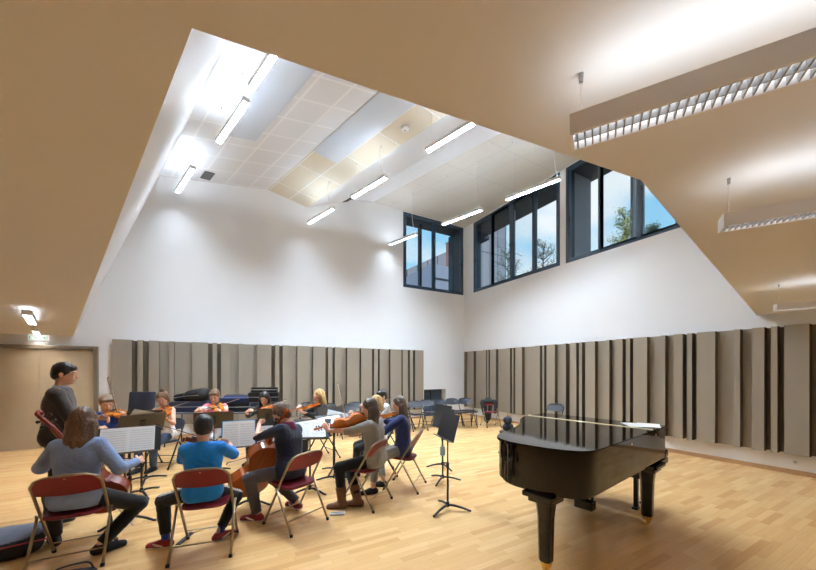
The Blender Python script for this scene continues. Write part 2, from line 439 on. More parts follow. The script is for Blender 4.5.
# ------------------------------------------------------------------ acoustic relief panels
PZ0, PZ1 = .33, 2.385
def relief(wall, segs, label, endpos=None):
    """segs: (start px, end px, 'F'|'M'); F stands proud, M half way; gaps show the dark backing"""
    root = empty('acoustic_panel_wall', (0, 0, 0), 0, label, 'acoustic panel')
    dF, dM = .17, .06
    pos = []
    for a, b, k in segs:
        dd = dF if k == 'F' else dM
        if wall == 'back': p, q = x_on_wall(a, YB - dd), x_on_wall(b, YB - dd)
        else: p, q = y_on_wall(a, XR - dd), y_on_wall(b, XR - dd)
        pos.append([p, q, k])
    for i in range(len(pos) - 1):                       # half-height strips run on behind the next proud one
        if pos[i][2] == 'M' and pos[i + 1][2] == 'F': pos[i][1] = pos[i + 1][0]
        if pos[i][2] == 'F' and pos[i + 1][2] == 'M': pos[i + 1][0] = pos[i][1]
    if endpos: pos += endpos
    lo = min(min(p, q) for p, q, k in pos); hi = max(max(p, q) for p, q, k in pos)
    b = MB()
    if wall == 'back': b.box(((lo + hi) / 2, YB - .02, (PZ0 + PZ1) / 2), (hi - lo - .02, .04, PZ1 - PZ0 - .02))
    else: b.box((XR - .02, (lo + hi) / 2, (PZ0 + PZ1) / 2), (.04, hi - lo - .02, PZ1 - PZ0 - .02))
    b.build('backing_board', PBACK, root)
    for p, q, k in pos:
        lo, hi = min(p, q), max(p, q); dd = (dF if k == 'F' else dM); s = MB()
        if hi - lo < .012: continue
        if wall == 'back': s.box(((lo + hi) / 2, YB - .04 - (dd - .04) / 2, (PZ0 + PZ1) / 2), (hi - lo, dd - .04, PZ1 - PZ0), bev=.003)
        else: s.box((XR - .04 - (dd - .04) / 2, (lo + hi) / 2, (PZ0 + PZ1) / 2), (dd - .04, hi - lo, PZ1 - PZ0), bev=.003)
        so2 = s.build('raised_panel' if k == 'F' else 'recessed_panel', [PANEL, PSIDE_SHADE], root); ax_ = 0 if wall == 'back' else 1
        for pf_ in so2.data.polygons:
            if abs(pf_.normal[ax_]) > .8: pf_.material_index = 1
    return root
BS = [(112.1, 131.9, 'F'), (137.3, 143.1, 'F'), (148.5, 158.8, 'F'), (158.8, 168.8, 'M'), (168.8, 174, 'F'), (174, 191.7, 'M'), (191.7, 208, 'F'),
      (212.5, 217, 'F'), (221, 230, 'F'), (230, 238, 'M'), (238.5, 243, 'F'), (243, 256.5, 'M'), (257, 271.3, 'F'), (275, 279.4, 'F'),
      (282.7, 290, 'F'), (290, 297.2, 'M'), (297.3, 309.7, 'F'), (309.7, 313, 'M'), (313, 325.4, 'F'), (328, 332.4, 'F'), (334.8, 341, 'F'),
      (341, 347, 'M'), (347, 359, 'F'), (359, 361, 'M'), (361, 372, 'F'), (374, 378, 'F'), (379.6, 385, 'F'), (385, 390.4, 'M'),
      (390.4, 401.6, 'F'), (402.6, 408.3, 'F'), (410, 413, 'F'), (415, 423.5, 'F')]
relief('back', BS, 'taupe relief of upright acoustic panels along the back wall behind the musicians')
RS = [(463.9, 464.6, 'F'), (466.2, 468.5, 'M'), (468.8, 473.5, 'F'), (476.5, 480, 'M'), (482.6, 486, 'F'), (487, 488.5, 'F'), (489.8, 495.8, 'F'),
      (498.8, 503.2, 'M'), (506.3, 510.2, 'F'), (512, 513.5, 'F'), (515.1, 522, 'F'), (525, 531.1, 'M'), (535, 540, 'F'), (542.3, 544.2, 'F'),
      (546.4, 554.9, 'F'), (554.9, 563.5, 'M'), (563.5, 565.9, 'F'), (570, 576.4, 'F'), (579, 582, 'F'), (585, 595, 'F'), (595, 606, 'M'),
      (606, 609.3, 'F'), (609.3, 615.5, 'M'), (615.5, 622.5, 'F'), (625.9, 630, 'F'), (633, 647, 'F'), (647, 660.8, 'M'), (660.8, 665.2, 'F'),
      (665.2, 673.7, 'M'), (673.7, 682.6, 'F'), (687, 692, 'F'), (696.6, 715.2, 'F'), (715.2, 734, 'M'), (734, 740.2, 'F'), (740.2, 752, 'M'),
      (752, 764.4, 'F'), (770.8, 777.5, 'F'), (784, 809.5, 'F')]
relief('right', RS, 'taupe relief of upright acoustic panels along the right wall beyond the piano',
       [[1.02, .72, 'M'], [.72, .35, 'F'], [.22, .08, 'F'], [-.05, -.6, 'F']])

# ------------------------------------------------------------------ lamps
TUBE = mat('lit_tube', rgb(255, 255, 255), .5, emit=(1, .97, .92, 1), estr=LAMP_DN)
TUBEN = mat('lit_tube_near_wall', rgb(255, 255, 255), .5, emit=(.74, .87, 1, 1), estr=LAMP_WELL * .12)
TUBE_FILL = mat('lit_tube_fill', rgb(255, 255, 255), .5, emit=(1, .98, .96, 1), estr=LAMP_FILL)  # for the added fill lamps behind the camera
TUBER = mat('lit_tube_dimmed', rgb(255, 255, 255), .5, emit=(1, .98, .96, 1), estr=LAMP_R)
TUBEW = mat('lit_tube_well', rgb(255, 255, 255), .5, emit=(.74, .87, 1, 1), estr=LAMP_WELL)
UPL = mat('lit_uplight', rgb(255, 255, 255), .5, emit=(.86, .93, 1, 1), estr=LAMP_UP)
UPLW = mat('lit_uplight_well', rgb(255, 255, 255), .5, emit=(.74, .87, 1, 1), estr=LAMP_UPW)
def lamp(p_near, d, length, ceil_fn, label, group, nblade=30, w=.10, hh=.07, well=False, dim=0):
    """pendant strip: p_near = bottom centre of one end, d = heading along it"""
    d = Vector((d[0], d[1], 0)).normalized(); y = Vector((-d.y, d.x, 0))
    M = Matrix((d, y, Vector((0, 0, 1)))).transposed().to_4x4(); M.translation = Vector(p_near)
    r = empty('pendant_strip_light', M=M, label=label, cat='ceiling light', group=group)
    L = length
    h = MB()
    h.box((L / 2, w / 2 - .004, hh / 2), (L, .008, hh)).box((L / 2, -w / 2 + .004, hh / 2), (L, .008, hh))
    h.box((.004, 0, hh / 2), (.008, w - .016, hh)).box((L - .004, 0, hh / 2), (.008, w - .016, hh))
    h.box((L / 2, 0, hh - .012), (L - .016, w - .016, .008))
    h.build('housing', LAMPW, r)
    MB().box((L / 2, 0, .036), (L - .04, w - .026, .006)).build('tube', TUBEN if dim == 3 else TUBEW if well else TUBER if dim == 1 else TUBE_FILL if dim == 2 else TUBE, r)
    MB().box((L / 2, 0, hh - .004), (L - .06, w - .05, .004)).build('uplight_tube', UPLW if well else UPL, r)
    lv = MB()
    lv.box((L / 2, 0, .014), (L - .02, .003, .024))
    for i in range(nblade): lv.box((.02 + (L - .04) * i / (nblade - 1), 0, .014), (.004, w - .018, .024))
    lv.build('louvre', LOUV, r)
    for q in ((.02, .86) if dim in (1, 2) else (.14, .86)):
        pt = M @ Vector((L * q, 0, hh)); zc = ceil_fn(pt.x, pt.y)
        a = Vector((L * q, 0, hh)); b = Vector((L * q, 0, zc - pt.z + hh))
        MB().tube([a, b], .0015, 6).build('suspension_wire', LAMPW, r)
        MB().lathe((L * q, 0, b.z - .03), [(.006, 0), (.008, .03)], 10).build('ceiling_mount', STEEL, r)
    if well:                                   # the white flex that droops to one end
        pt = M @ Vector((L * .07, 0, hh)); zc = ceil_fn(pt.x, pt.y); H_ = zc - pt.z
        P = curve_pts([(L * .10, .06, hh + H_), (L * .10, .10, hh + H_ * .6), (L * .07, .09, hh + H_ * .25), (L * .05, 0, hh)], 5)
        MB().tube(P, .005, 6).build('power_cable', LAMPW, r)
    return r
def soff(x, y): return sz(y)
def ceil_hi(x, y):
    u = x - (10 - y) * DS
    if u < U1: return on1(u)
    if u < U2: return on2(u)
    if u < U3: return Z2 + (Z3 - Z2) * (u - U2) / (U3 - U2)
    if u < U4: return Z3 + (Z4 - Z3) * (u - U3) / (U4 - U3)
    return 7.14
DL = (-.3011, .9536)            # heading of the ceiling strips
DR = Vector((-.512, .859))      # heading of the lamps over the piano
def lamp_from_px(px, py, z, d, L, **k):
    p = on_z(px, py, z); return lamp((p.x, p.y, z), d, L, **k)
# over the piano: far end seen, the run comes back past the camera
for (px, py, z, L, lab, nb) in ((571, 144, 2.42, 1.5, 'white pendant strip light with a bright louvre nearest the camera, top right', 68),
                             (721, 230, 2.385, 1.5, 'middle white pendant strip light under the right low ceiling', 68),
                             (775, 310.4, 2.34, 1.5, 'farthest white pendant strip light low at the right edge, above the panels', 30)):
    p = on_z(px, py, z)
    lamp((p.x, p.y, z), (-DR.x, -DR.y), L, soff, lab, 'strip lights over the piano side', nb, hh=.068, dim=1)
# under the low ceiling at the left
for (px, py, z, L, lab) in ((27, 315, 2.40, 1.38, 'nearer of the two small strip lights at the left under the low ceiling'),
                            (35, 331.3, 2.40, 1.38, 'farther small strip light at the left, just above the green exit sign')):
    p = on_z(px, py, z); lamp((p.x, p.y, z), DL, L, soff, lab, 'strip lights at the left', 24)
# extra lamps of the same kind, unseen behind the camera, added for fill
for (x, y) in ((-3.2, 2.0), (-3.6, -1.4), (.2, -1.6), (4.6, -1.8)):
    lamp((x, y, 2.42), DL, 1.5, soff, 'white pendant strip light added for fill, unseen behind the camera', 'added fill lights behind the camera', 20, dim=2)
# in the tall volume: three rows
rows = [('left', 5.9, ((247.0, 102, 1.38), (193, 169, 1.38), (278, 50, 1.0))),
        ('middle', 5.8, ((474.5, 123.4, 1.05), (386.3, 178.0, 1.2), (333.7, 209.0, 1.25))),
        ('right', 5.8, ((560.4, 179.5, 1.28), (481.8, 210.2, 1.28), (416.7, 234.8, 1.2)))]
wl = {('left', 0): 'middle strip light of the row at the left of the tall ceiling', ('left', 1): 'strip light beside the dark ceiling vent at the far left of the tall volume',
      ('left', 2): 'strip light cut off by the low ceiling edge, upper left of the tall volume',
      ('middle', 0): 'strip light hanging at the edge of the low ceiling below the round ceiling sensor', ('middle', 1): 'thin strip light in the middle of the tall volume beside a small dark vent',
      ('middle', 2): 'short strip light near the back wall below the beige ceiling panels',
      ('right', 0): 'bright strip light hanging across the top of the wide right-wall window', ('right', 1): 'strip light hanging just in front of the corner between the two windows',
      ('right', 2): 'strip light hanging in front of the back wall window at its left edge'}
for rn, z, L3 in rows:
    for i, (px, py, L) in enumerate(L3):
        p = on_z(px, py, z)
        if (rn, i) == ('left', 2): p = p - Vector((DL[0], DL[1], 0)) * .1
        lamp((p.x, p.y, z), DL, L, ceil_hi, wl[(rn, i)], 'strip lights in the tall volume', 16, well=True, w=.10, dim=3 if (rn, i) in (('left', 1), ('middle', 2), ('right', 2)) else 0)

# ceiling vents, sensor
def on_facet(px, py, za, ua, zb, ub):
    a = Vector(cp(ua, 10, za)); b = Vector(cp(ub, 10, zb)); n = (b - a).cross(Vector((DL[0], DL[1], 0)))
    d = ray(px, py); c = Vector((0, 0, CH)); t = (a - c).dot(n) / d.dot(n); return c + d * t
VENT = mat('vent_grille', rgb(70, 72, 76), .6)
def vent(px, py, fac, L, W, lab):
    p = on_facet(px, py, *fac)
    ax = Vector((DL[0], DL[1], 0)); a = Vector(cp(fac[1], 10, fac[0])); b = Vector(cp(fac[3], 10, fac[2])); ay = (b - a); ay -= ax * ay.dot(ax); ay.normalize()
    M = Matrix((ax, ay, ax.cross(ay))).transposed().to_4x4(); M.translation = p
    if M.to_3x3().col[2].z > 0: M = M @ Matrix.Rotation(PI, 4, 'X')
    r = empty('ceiling_vent', M=M, label=lab, cat='vent', group='ceiling vents')
    MB().box((0, 0, .006), (L, W, .012)).build('grille_plate', VENT, r)
    s = MB()
    for i in range(7): s.box((0, -W / 2 + W * (i + .5) / 7, .014), (L * .94, .008, .006))
    s.build('slats', mat('vent_slat', rgb(110, 112, 116), .5), r)
    return M
vent(207.5, 175.5, (Z0, U0, Z1, U1), .42, .22, 'dark rectangular vent in the white ceiling beside the far left strip light')
vent(349, 199.3, (Z2, U2, Z3, U3), .5, .16, 'small dark vent in the ceiling beyond the middle row of strip lights')
p = on_facet(405, 128.2, Z1, U1, Z2, U2)
r = empty('ceiling_sensor', (p.x, p.y, p.z - .05), 0, 'round white sensor on the beige ceiling panel', 'smoke detector')
MB().lathe((0, 0, 0), [(.05, 0), (.08, .015), (.085, .045)], 20).build('sensor_body', LAMPW, r, smooth='auto')
MB().lathe((0, 0, -.012), [(.02, 0), (.03, .012)], 14).build('sensor_lens', mat('lens_grey', rgb(190, 190, 194), .3), r)
# a little fitting on the leaning white side
def on_left(px, py):
    a = Vector((D_[0], 10, sz(10))); b = Vector(cp(U0, 10, Z0)); e = Vector((A_[0], A_[1], sz(A_[1])))
    n = (b - a).cross(e - a); d = ray(px, py); c = Vector((0, 0, CH)); return c + d * ((a - c).dot(n) / d.dot(n)), n.normalized()
p, n = on_left(100.5, 286); 
if n.x < 0: n = -n
tag(MB().box((0, 0, .02), (.09, .09, .06), bev=.01).build('wall_sensor', mat('sensor_grey', rgb(176, 178, 182), .5), M=frame_M(p, Vector((0, 1, 0)), n)), 'small grey sensor fixed on the leaning white wall at the left', 'sensor')

# exit sign
EXW = mat('exit_sign_face', rgb(250, 252, 252), .5, emit=(.9, 1, .97, 1), estr=.45)
EXG = mat('exit_sign_green', rgb(0, 150, 100), .5, emit=(0, .42, .22, 1), estr=.5)
zz = 2.365; ex = empty('exit_sign', (-3.475, 9.955, zz), 0, 'green and white lit emergency exit sign above the double door', 'exit sign')
MB().box((0, .02, 0), (.30, .05, .11), bev=.006).build('sign_box', EXW, ex)
g = MB()
def gb(x0, x1, z0, z1): g.box(((x0 + x1) / 2, -.007, (z0 + z1) / 2), (x1 - x0, .004, z1 - z0))
gb(-.135, -.12, -.04, .04); gb(-.12, -.085, .028, .04); gb(-.12, -.085, -.04, -.028)          # door outline
g.build('door_outline', EXG, ex); g = MB()
g.tube([(-.03, -.007, .018), (-.045, -.007, -.01), (-.06, -.007, -.035)], .006, 6); g.tube([(-.045, -.007, -.01), (-.02, -.007, -.02), (-.015, -.007, -.04)], .006, 6)
g.tube([(-.055, -.007, .012), (-.03, -.007, .02), (-.008, -.007, .005)], .005, 6); g.ball((-.02, -.007, .032), .009, 8)
g.build('running_figure', EXG, ex); g = MB()
gb(.03, .088, -.006, .008); g.prism([(.085, -.03), (.085, .032), (.118, .001)], 0, .004, Matrix(((1, 0, 0, 0), (0, 0, 1, -.009), (0, 1, 0, 0), (0, 0, 0, 1))))
g.build('arrow', EXG, ex)

# wall socket on the right wall
p = ray(795.5, 462); yy = y_on_wall(795.5, XR); 
so = empty('wall_socket', (XR - .006, yy, CH - 90.6 * (XR / ray(795.5, 0).x) / FX), 0, 'white wall socket below the panels at the far right', 'socket')
MB().box((0, 0, 0), (.012, .085, .085), bev=.003).build('socket_plate', LAMPW, so)
MB().lathe((-.0065, 0, 0), [(.022, -.002), (.022, .001)], 16, 'x').build('socket_face', mat('socket_grey', rgb(190, 190, 188), .5), so)

# ------------------------------------------------------------------ outdoors seen through the high windows
tag(MB().box((20, 25, -.6), (160, 160, .2)).build('ground', mat('outdoor_ground', rgb(110, 112, 100), .9, noise=.1, nscale=2)), kind='structure')
BARK = mat('bark', rgb(92, 82, 72), .9); 
def tree(x, y, h, wd, n, cols, label, seed, lo=.45):
    R = random.Random(seed); t = empty('tree', (x, y, -.5), 0, label, 'tree', 'trees outside the windows')
    tr = MB(); tips = []
    tr.tube([(0, 0, 0), (.1, .05, h * .5), (0, 0, h * .97)], [h * .016, h * .011, .02], 7)
    for i in range(46):
        q = R.uniform(lo, .97); a = R.uniform(0, 2 * PI); L = wd * (.25 + .75 * math.sin(PI * (1 - (q - lo) / (1 - lo)) * .62 + .15)) * R.uniform(.6, 1)
        p0 = Vector((0, 0, h * q)); d = Vector((math.cos(a), math.sin(a), R.uniform(.35, 1.0))).normalized(); p1 = p0 + d * L * .55; p2 = p1 + (d + Vector((0, 0, .35))).normalized() * L * .45
        tr.tube([p0, p1, p2], [.035, .02, .008], 5, cap=False); tips += [p1, p2, p0.lerp(p1, .6), p1.lerp(p2, .5)]
        for _ in range(5):
            s0 = p0.lerp(p2, R.uniform(.3, 1)); e_ = Vector((R.gauss(0, 1), R.gauss(0, 1), R.uniform(.2, 1.4))).normalized(); tr.tube([s0, s0 + e_ * L * .35], [.010, .004], 4, cap=False); tips.append(s0 + e_ * L * .3)
    tr.build('trunk', BARK, t)
    lf = MB()
    for i in range(n):
        c = R.choice(tips) + Vector((R.gauss(0, .13), R.gauss(0, .13), R.gauss(0, .13)))
        s = R.uniform(.05, .10); a = Vector((R.gauss(0, 1), R.gauss(0, 1), R.gauss(0, 1))).normalized(); b = a.orthogonal().normalized()
        lf.poly([c - a * s, c - b * s * .5, c + a * s, c + b * s * .5])
    lf.build('foliage', mat('leaf_' + cols[0], cols[1], .7, noise=.3, nscale=1.5), t, recalc=False)
    return t
def outd(px, Z): d = ray(px, 371); return d.x * Z, d.y * Z
x, y = outd(625, 19); tree(x, y, 11.4, 1.15, 6500, ('olive', rgb(158, 162, 92)), 'yellow green leafy tree seen through the right-hand window', 3)
x, y = outd(651, 22.5); tree(x, y, 12.4, 1.35, 5500, ('dark', rgb(60, 82, 62)), 'dark green tree right of the yellow one outside the right-hand window', 5)
x, y = outd(570, 21); tree(x, y, 9.2, 1.6, 900, ('grey', rgb(96, 96, 78)), 'low bare tree behind the pier between the two right-wall windows', 14, .3)
x, y = outd(680, 20); tree(x, y, 9.6, 1.3, 2500, ('dark', rgb(60, 82, 62)), 'low dark tree at the right end of the right-hand window', 16, .3)
x, y = outd(543, 24); tree(x, y, 11.6, 2.0, 2200, ('grey', rgb(96, 96, 78)), 'bare branching tree behind the wide right-wall window', 8)
x, y = outd(508, 24); tree(x, y, 11.2, 1.8, 1800, ('grey', rgb(96, 96, 78)), 'smaller bare tree left of the other behind the wide right-wall window', 9)
# neighbouring buildings behind the corner
CLAD = tile_mat('grey_cladding', rgb(140, 140, 150), rgb(84, 84, 94), 1.1, 14, .6, .05)
nb = empty('neighbouring_building', (0, 0, 0), 0, 'grey clad building with a sloping roofline outside the back wall window', 'building')
def bpoint(px, py, Y): d = ray(px, py); t = Y / d.y; return Vector((d.x * t, Y, CH + d.z * t))
Yb = 26.0
a = bpoint(398, 280, Yb); b = bpoint(470, 236, Yb); m_ = MB()
prof = [(a.x - 4, a.z - 1.6), (b.x + 5, b.z + 2.2), (b.x + 5, -.5), (a.x - 4, -.5)]
f1 = [(p[0], Yb, p[1]) for p in prof]; f2 = [(p[0], Yb + 6, p[1]) for p in prof]
m_.poly(f1, [(p[0], p[2]) for p in f1]); m_.poly(f2[::-1], [(p[0], p[2]) for p in f2[::-1]])
for i in range(4): m_.poly([f1[i], f2[i], f2[(i + 1) % 4], f1[(i + 1) % 4]], [(0, 0), (0, 1), (1, 1), (1, 0)])
m_.build('wall', CLAD, nb)
c = bpoint(443.5, 262, 21); ch = empty('brick_pier', (c.x, 21, -.5), 0, 'narrow red brick pier in front of the grey building outside', 'pier')
zt = bpoint(448, 243, 21).z
MB().box((.55, 0, (zt + .5) / 2), (.34, .4, zt + .5)).build('brick_shaft', mat('brick_red', rgb(150, 104, 92), .8, noise=.15, nscale=8), ch)
MB().box((.55, 0, zt + .53), (.42, .5, .08)).build('coping', POSTM, ch)
g2 = empty('neighbouring_building', (0, 0, 0), 0, 'pale grey building with dark bands behind the left pane of the right-wall window', 'building')
x, y = outd(482, 24)
MB().box((x - 2.6, y + 3, 4.3), (2.2, 4, 9.8)).build('wall', mat('pale_wall', rgb(140, 146, 165), .7), g2)
q = MB()
for k in range(5): q.box((x - 2.6, y + .98, 4.2 + k * 1.0), (2.2, .06, .12))
q.build('band', DARKEXT, g2)

# sky
W = bpy.data.worlds.new('sky'); SC.world = W; W.use_nodes = True; nt = W.node_tree; bg = nt.nodes['Background']
tc = nt.nodes.new('ShaderNodeTexCoord'); sp = nt.nodes.new('ShaderNodeSeparateXYZ'); nt.links.new(tc.outputs['Generated'], sp.inputs[0])
rp = nt.nodes.new('ShaderNodeValToRGB'); e = rp.color_ramp.elements
e[0].position = 0; e[0].color = rgb(222, 240, 250); e[1].position = .8; e[1].color = rgb(104, 176, 232)
e2 = e.new(.3); e2.color = rgb(160, 216, 246)
nt.links.new(sp.outputs['Z'], rp.inputs[0])
mp = nt.nodes.new('ShaderNodeMapping'); mp.inputs['Scale'].default_value = (1, 1, 2.2); mp.inputs['Location'].default_value = (.35, .1, .2); nt.links.new(tc.outputs['Generated'], mp.inputs[0])
ns = nt.nodes.new('ShaderNodeTexNoise'); ns.inputs['Scale'].default_value = 3.1; ns.inputs['Detail'].default_value = 7; nt.links.new(mp.outputs[0], ns.inputs['Vector'])
r2 = nt.nodes.new('ShaderNodeValToRGB'); r2.color_ramp.elements[0].position = .5; r2.color_ramp.elements[1].position = .68; nt.links.new(ns.outputs['Fac'], r2.inputs[0])
mx = nt.nodes.new('ShaderNodeMixRGB'); nt.links.new(r2.outputs[0], mx.inputs['Fac']); nt.links.new(rp.outputs[0], mx.inputs['Color1']); mx.inputs['Color2'].default_value = rgb(246, 249, 252)
nt.links.new(mx.outputs[0], bg.inputs['Color']); bg.inputs['Strength'].default_value = SKY_STR

# ------------------------------------------------------------------ grand piano
PB = mat('piano_black_lacquer', rgb(5, 5, 6), .05, spec=.5)
PBM = mat('piano_black_satin', rgb(14, 14, 15), .3)
ph = math.radians(189.5)
K0 = Vector((4.286, 1.80, 0))
PM = Matrix.Translation(K0) @ Matrix.Rotation(ph, 4, 'Z')   # local x = to tail ; local y = spine -> treble must be mirrored
# rotated by ~189.5 deg: local +x = (-.986,-.165); local -y = (-.165,.986) = treble
pn = empty('grand_piano', M=PM, label='glossy black grand piano with closed lid on the right of the wooden floor', cat='piano')
def pl(pts): return [(x, -y) for x, y in pts]
out = [(0, 0), (1.70, 0)] + [tuple(v.to_2d()) for v in curve_pts([(1.70, 0, 0), (1.87, .015, 0), (1.99, .10, 0), (2.06, .27, 0), (2.09, .46, 0), (2.08, .64, 0), (1.99, .80, 0), (1.83, .89, 0), (1.60, .94, 0), (1.38, 1.02, 0), (1.12, 1.12, 0), (.86, 1.29, 0), (.60, 1.41, 0), (.40, 1.45, 0)], 6)[1:]] + [(0, 1.45)]
def inset(poly, d):
    n = len(poly); res = []; cx = sum(p[0] for p in poly) / n; cy = sum(p[1] for p in poly) / n
    for i in range(n):
        a = Vector(poly[i - 1]); b = Vector(poly[i]); c = Vector(poly[(i + 1) % n])
        e1 = (b - a); e2 = (c - b)
        if e1.length < 1e-6: e1 = e2
        if e2.length < 1e-6: e2 = e1
        e1.normalize(); e2.normalize(); nrm = Vector((-e1.y - e2.y, e1.x + e2.x)).normalized()
        k = 1 / max(.5, nrm.dot(Vector((-e1.y, e1.x)))); res.append(tuple(b + nrm * d * k))
    return res
LZ = 1.05
case = inset(out, .02)
def xp(mb, pts, z0, z1): return mb.prism(pl(pts), z0, z1)
m = MB(); xp(m, case, .70, LZ - .03); m.build('case', PB, pn, smooth='auto')
m = MB(); xp(m, inset(out, .05), .665, .70); m.build('bottom_moulding', PB, pn, smooth='auto')
lidT = [p for p in out if p[0] >= .455]
main = [(.455, 0)] + [p for p in out[1:-1] if p[0] > .456] + [(.455, 1.445)]
def lidmesh(pts, name):
    m = MB(); xp(m, inset(pts, .006), LZ - .026, LZ - .020); xp(m, pts, LZ - .020, LZ - .006); xp(m, inset(pts, .006), LZ - .006, LZ)
    return m.build(name, PB, pn)
lidmesh(main, 'lid'); lidmesh([(0, 0), (.445, 0), (.445, 1.445), (.40, 1.45), (0, 1.45)], 'lid_flap')
MB().tube([(.45, -.02, LZ - .001), (.45, -1.425, LZ - .001)], .0085, 8).build('lid_hinge', mat('pale_brass', rgb(222, 208, 166), .4, metal=.3), pn)
# cheek and key slip at the keyboard end
m = MB(); m.box((-.03, -.05, .73), (.10, .07, .08), bev=.008).box((-.03, -1.40, .73), (.10, .07, .08), bev=.008).box((.1, -.725, .655), (.36, 1.42, .05)); m.build('key_block', PB, pn)
MB().box((-.06, -.725, .70), (.03, 1.28, .06), bev=.004).build('key_slip', PB, pn)
m = MB()
for i in range(52): m.box((-.005, -.12 - .0233 * i - .0117, .735), (.09, .022, .012))
m.build('keys', mat('ivory_keys', rgb(238, 236, 228), .3), pn)
MB().box((.03, -.725, .82), (.02, 1.28, .16)).build('fallboard', PB, pn)
# brass lock dots on the side
for t in (.35, 1.05): MB().lathe((t, -.0195, .985), [(.008, -.0), (.012, .004)], 10, 'y').build('brass_stud', BRASS, pn)
def pleg(x, y, zt=.67):
    g = MB()
    prof = [(.046, .085), (.050, .095), (.058, .45), (.070, .56), (.072, .58)]
    rings = []
    for r, z in prof:
        rings.append([g._v((x + a * r, -y + b * r, z)) for a, b in ((-1, -.55), (-.55, -1), (.55, -1), (1, -.55), (1, .55), (.55, 1), (-.55, 1), (-1, .55))])
    for A, B in zip(rings, rings[1:]):
        for k in range(8): g.bm.faces.new((A[k], A[(k + 1) % 8], B[(k + 1) % 8], B[k]))
    g.bm.faces.new(rings[0][::-1]); g.bm.faces.new(rings[-1])
    g.box((x, -y, .60), (.22, .20, .045), bev=.01).box((x, -y, .645), (.30, .26, .045), bev=.01)
    lg = g.build('leg', PB, pn)
    c = MB().lathe((x, -y, 0), [(.030, .050), (.044, .055), (.050, .075), (.046, .088)], 16)
    c.lathe((x, -y - .018, .030), [(.020, 0), (.030, .004), (.030, .032), (.020, .036)], 18, 'y').box((x, -y - .028, .045), (.022, .008, .05)).box((x, -y + .028, .045), (.022, .008, .05))
    cs = c.build('caster', BRASS, lg, smooth='auto')
pleg(1.93, .36); pleg(.26, .12); pleg(.28, 1.28)
ly = MB(); LX, LY = .58, .64
ly.box((LX, -LY, .64), (.12, .26, .06), bev=.005)
for s in (-1, 1): ly.tube([(LX, -LY + s * .085, .62), (LX - .01, -LY + s * .085, .19)], .014, 10)
ly.box((LX - .02, -LY, .125), (.11, .20, .10), bev=.006)
lyr = ly.build('pedal_lyre', PB, pn)
for s in (-1, 0, 1):
    MB().tube([(LX - .08, -LY + s * .05, .13), (LX - .17, -LY + s * .05, .11)], [.010, .017], 10, flat=.4).build('pedal', BRASS, lyr)
    MB().tube([(LX - .02, -LY + s * .05, .19), (LX - .02, -LY + s * .05, .63)], .004, 6).build('pedal_rod', BRASS, lyr)
# papers on the lid flap
pp = empty('sheet_music', M=PM @ Matrix.Translation((.15, -.14, LZ + .002)) @ Matrix.Rotation(.3, 4, 'Z'), label='loose white sheets of music lying on the piano lid', cat='sheet music')
m = MB(); m.box((0, 0, .001), (.30, .21, .002)); m.build('sheet', PAPER, pp)
MB().box((.03, -.13, .004), (.30, .21, .002), Matrix.Rotation(.35, 4, 'Z')).build('sheet', PAPER, pp)
# bench
bn = empty('piano_bench', M=PM @ Matrix.Translation((-.22, -.62, 0)), label='black piano bench tucked under the keyboard end', cat='bench')
MB().box((0, 0, .45), (.34, .72, .06), bev=.015).build('seat', mat('black_leather', rgb(20, 20, 22), .5), bn)
MB().box((0, 0, .395), (.30, .66, .05)).build('frame', PBM, bn)
for a in (-1, 1):
    for b in (-1, 1):
        MB().box((a * .125, b * .29, .195), (.045, .045, .35)).box((a * .125 + a * .01, b * .29, .012), (.09, .06, .024)).build('leg', PBM, bn)

sun = bpy.data.lights.new('sun', 'SUN'); sun.energy = 2.6; sun.angle = .01; sun.color = (1, .96, .9); so_ = bpy.data.objects.new('sun', sun); COL.objects.link(so_)
so_.rotation_euler = Vector((-.42, -.70, .58)).to_track_quat('Z', 'Y').to_euler()
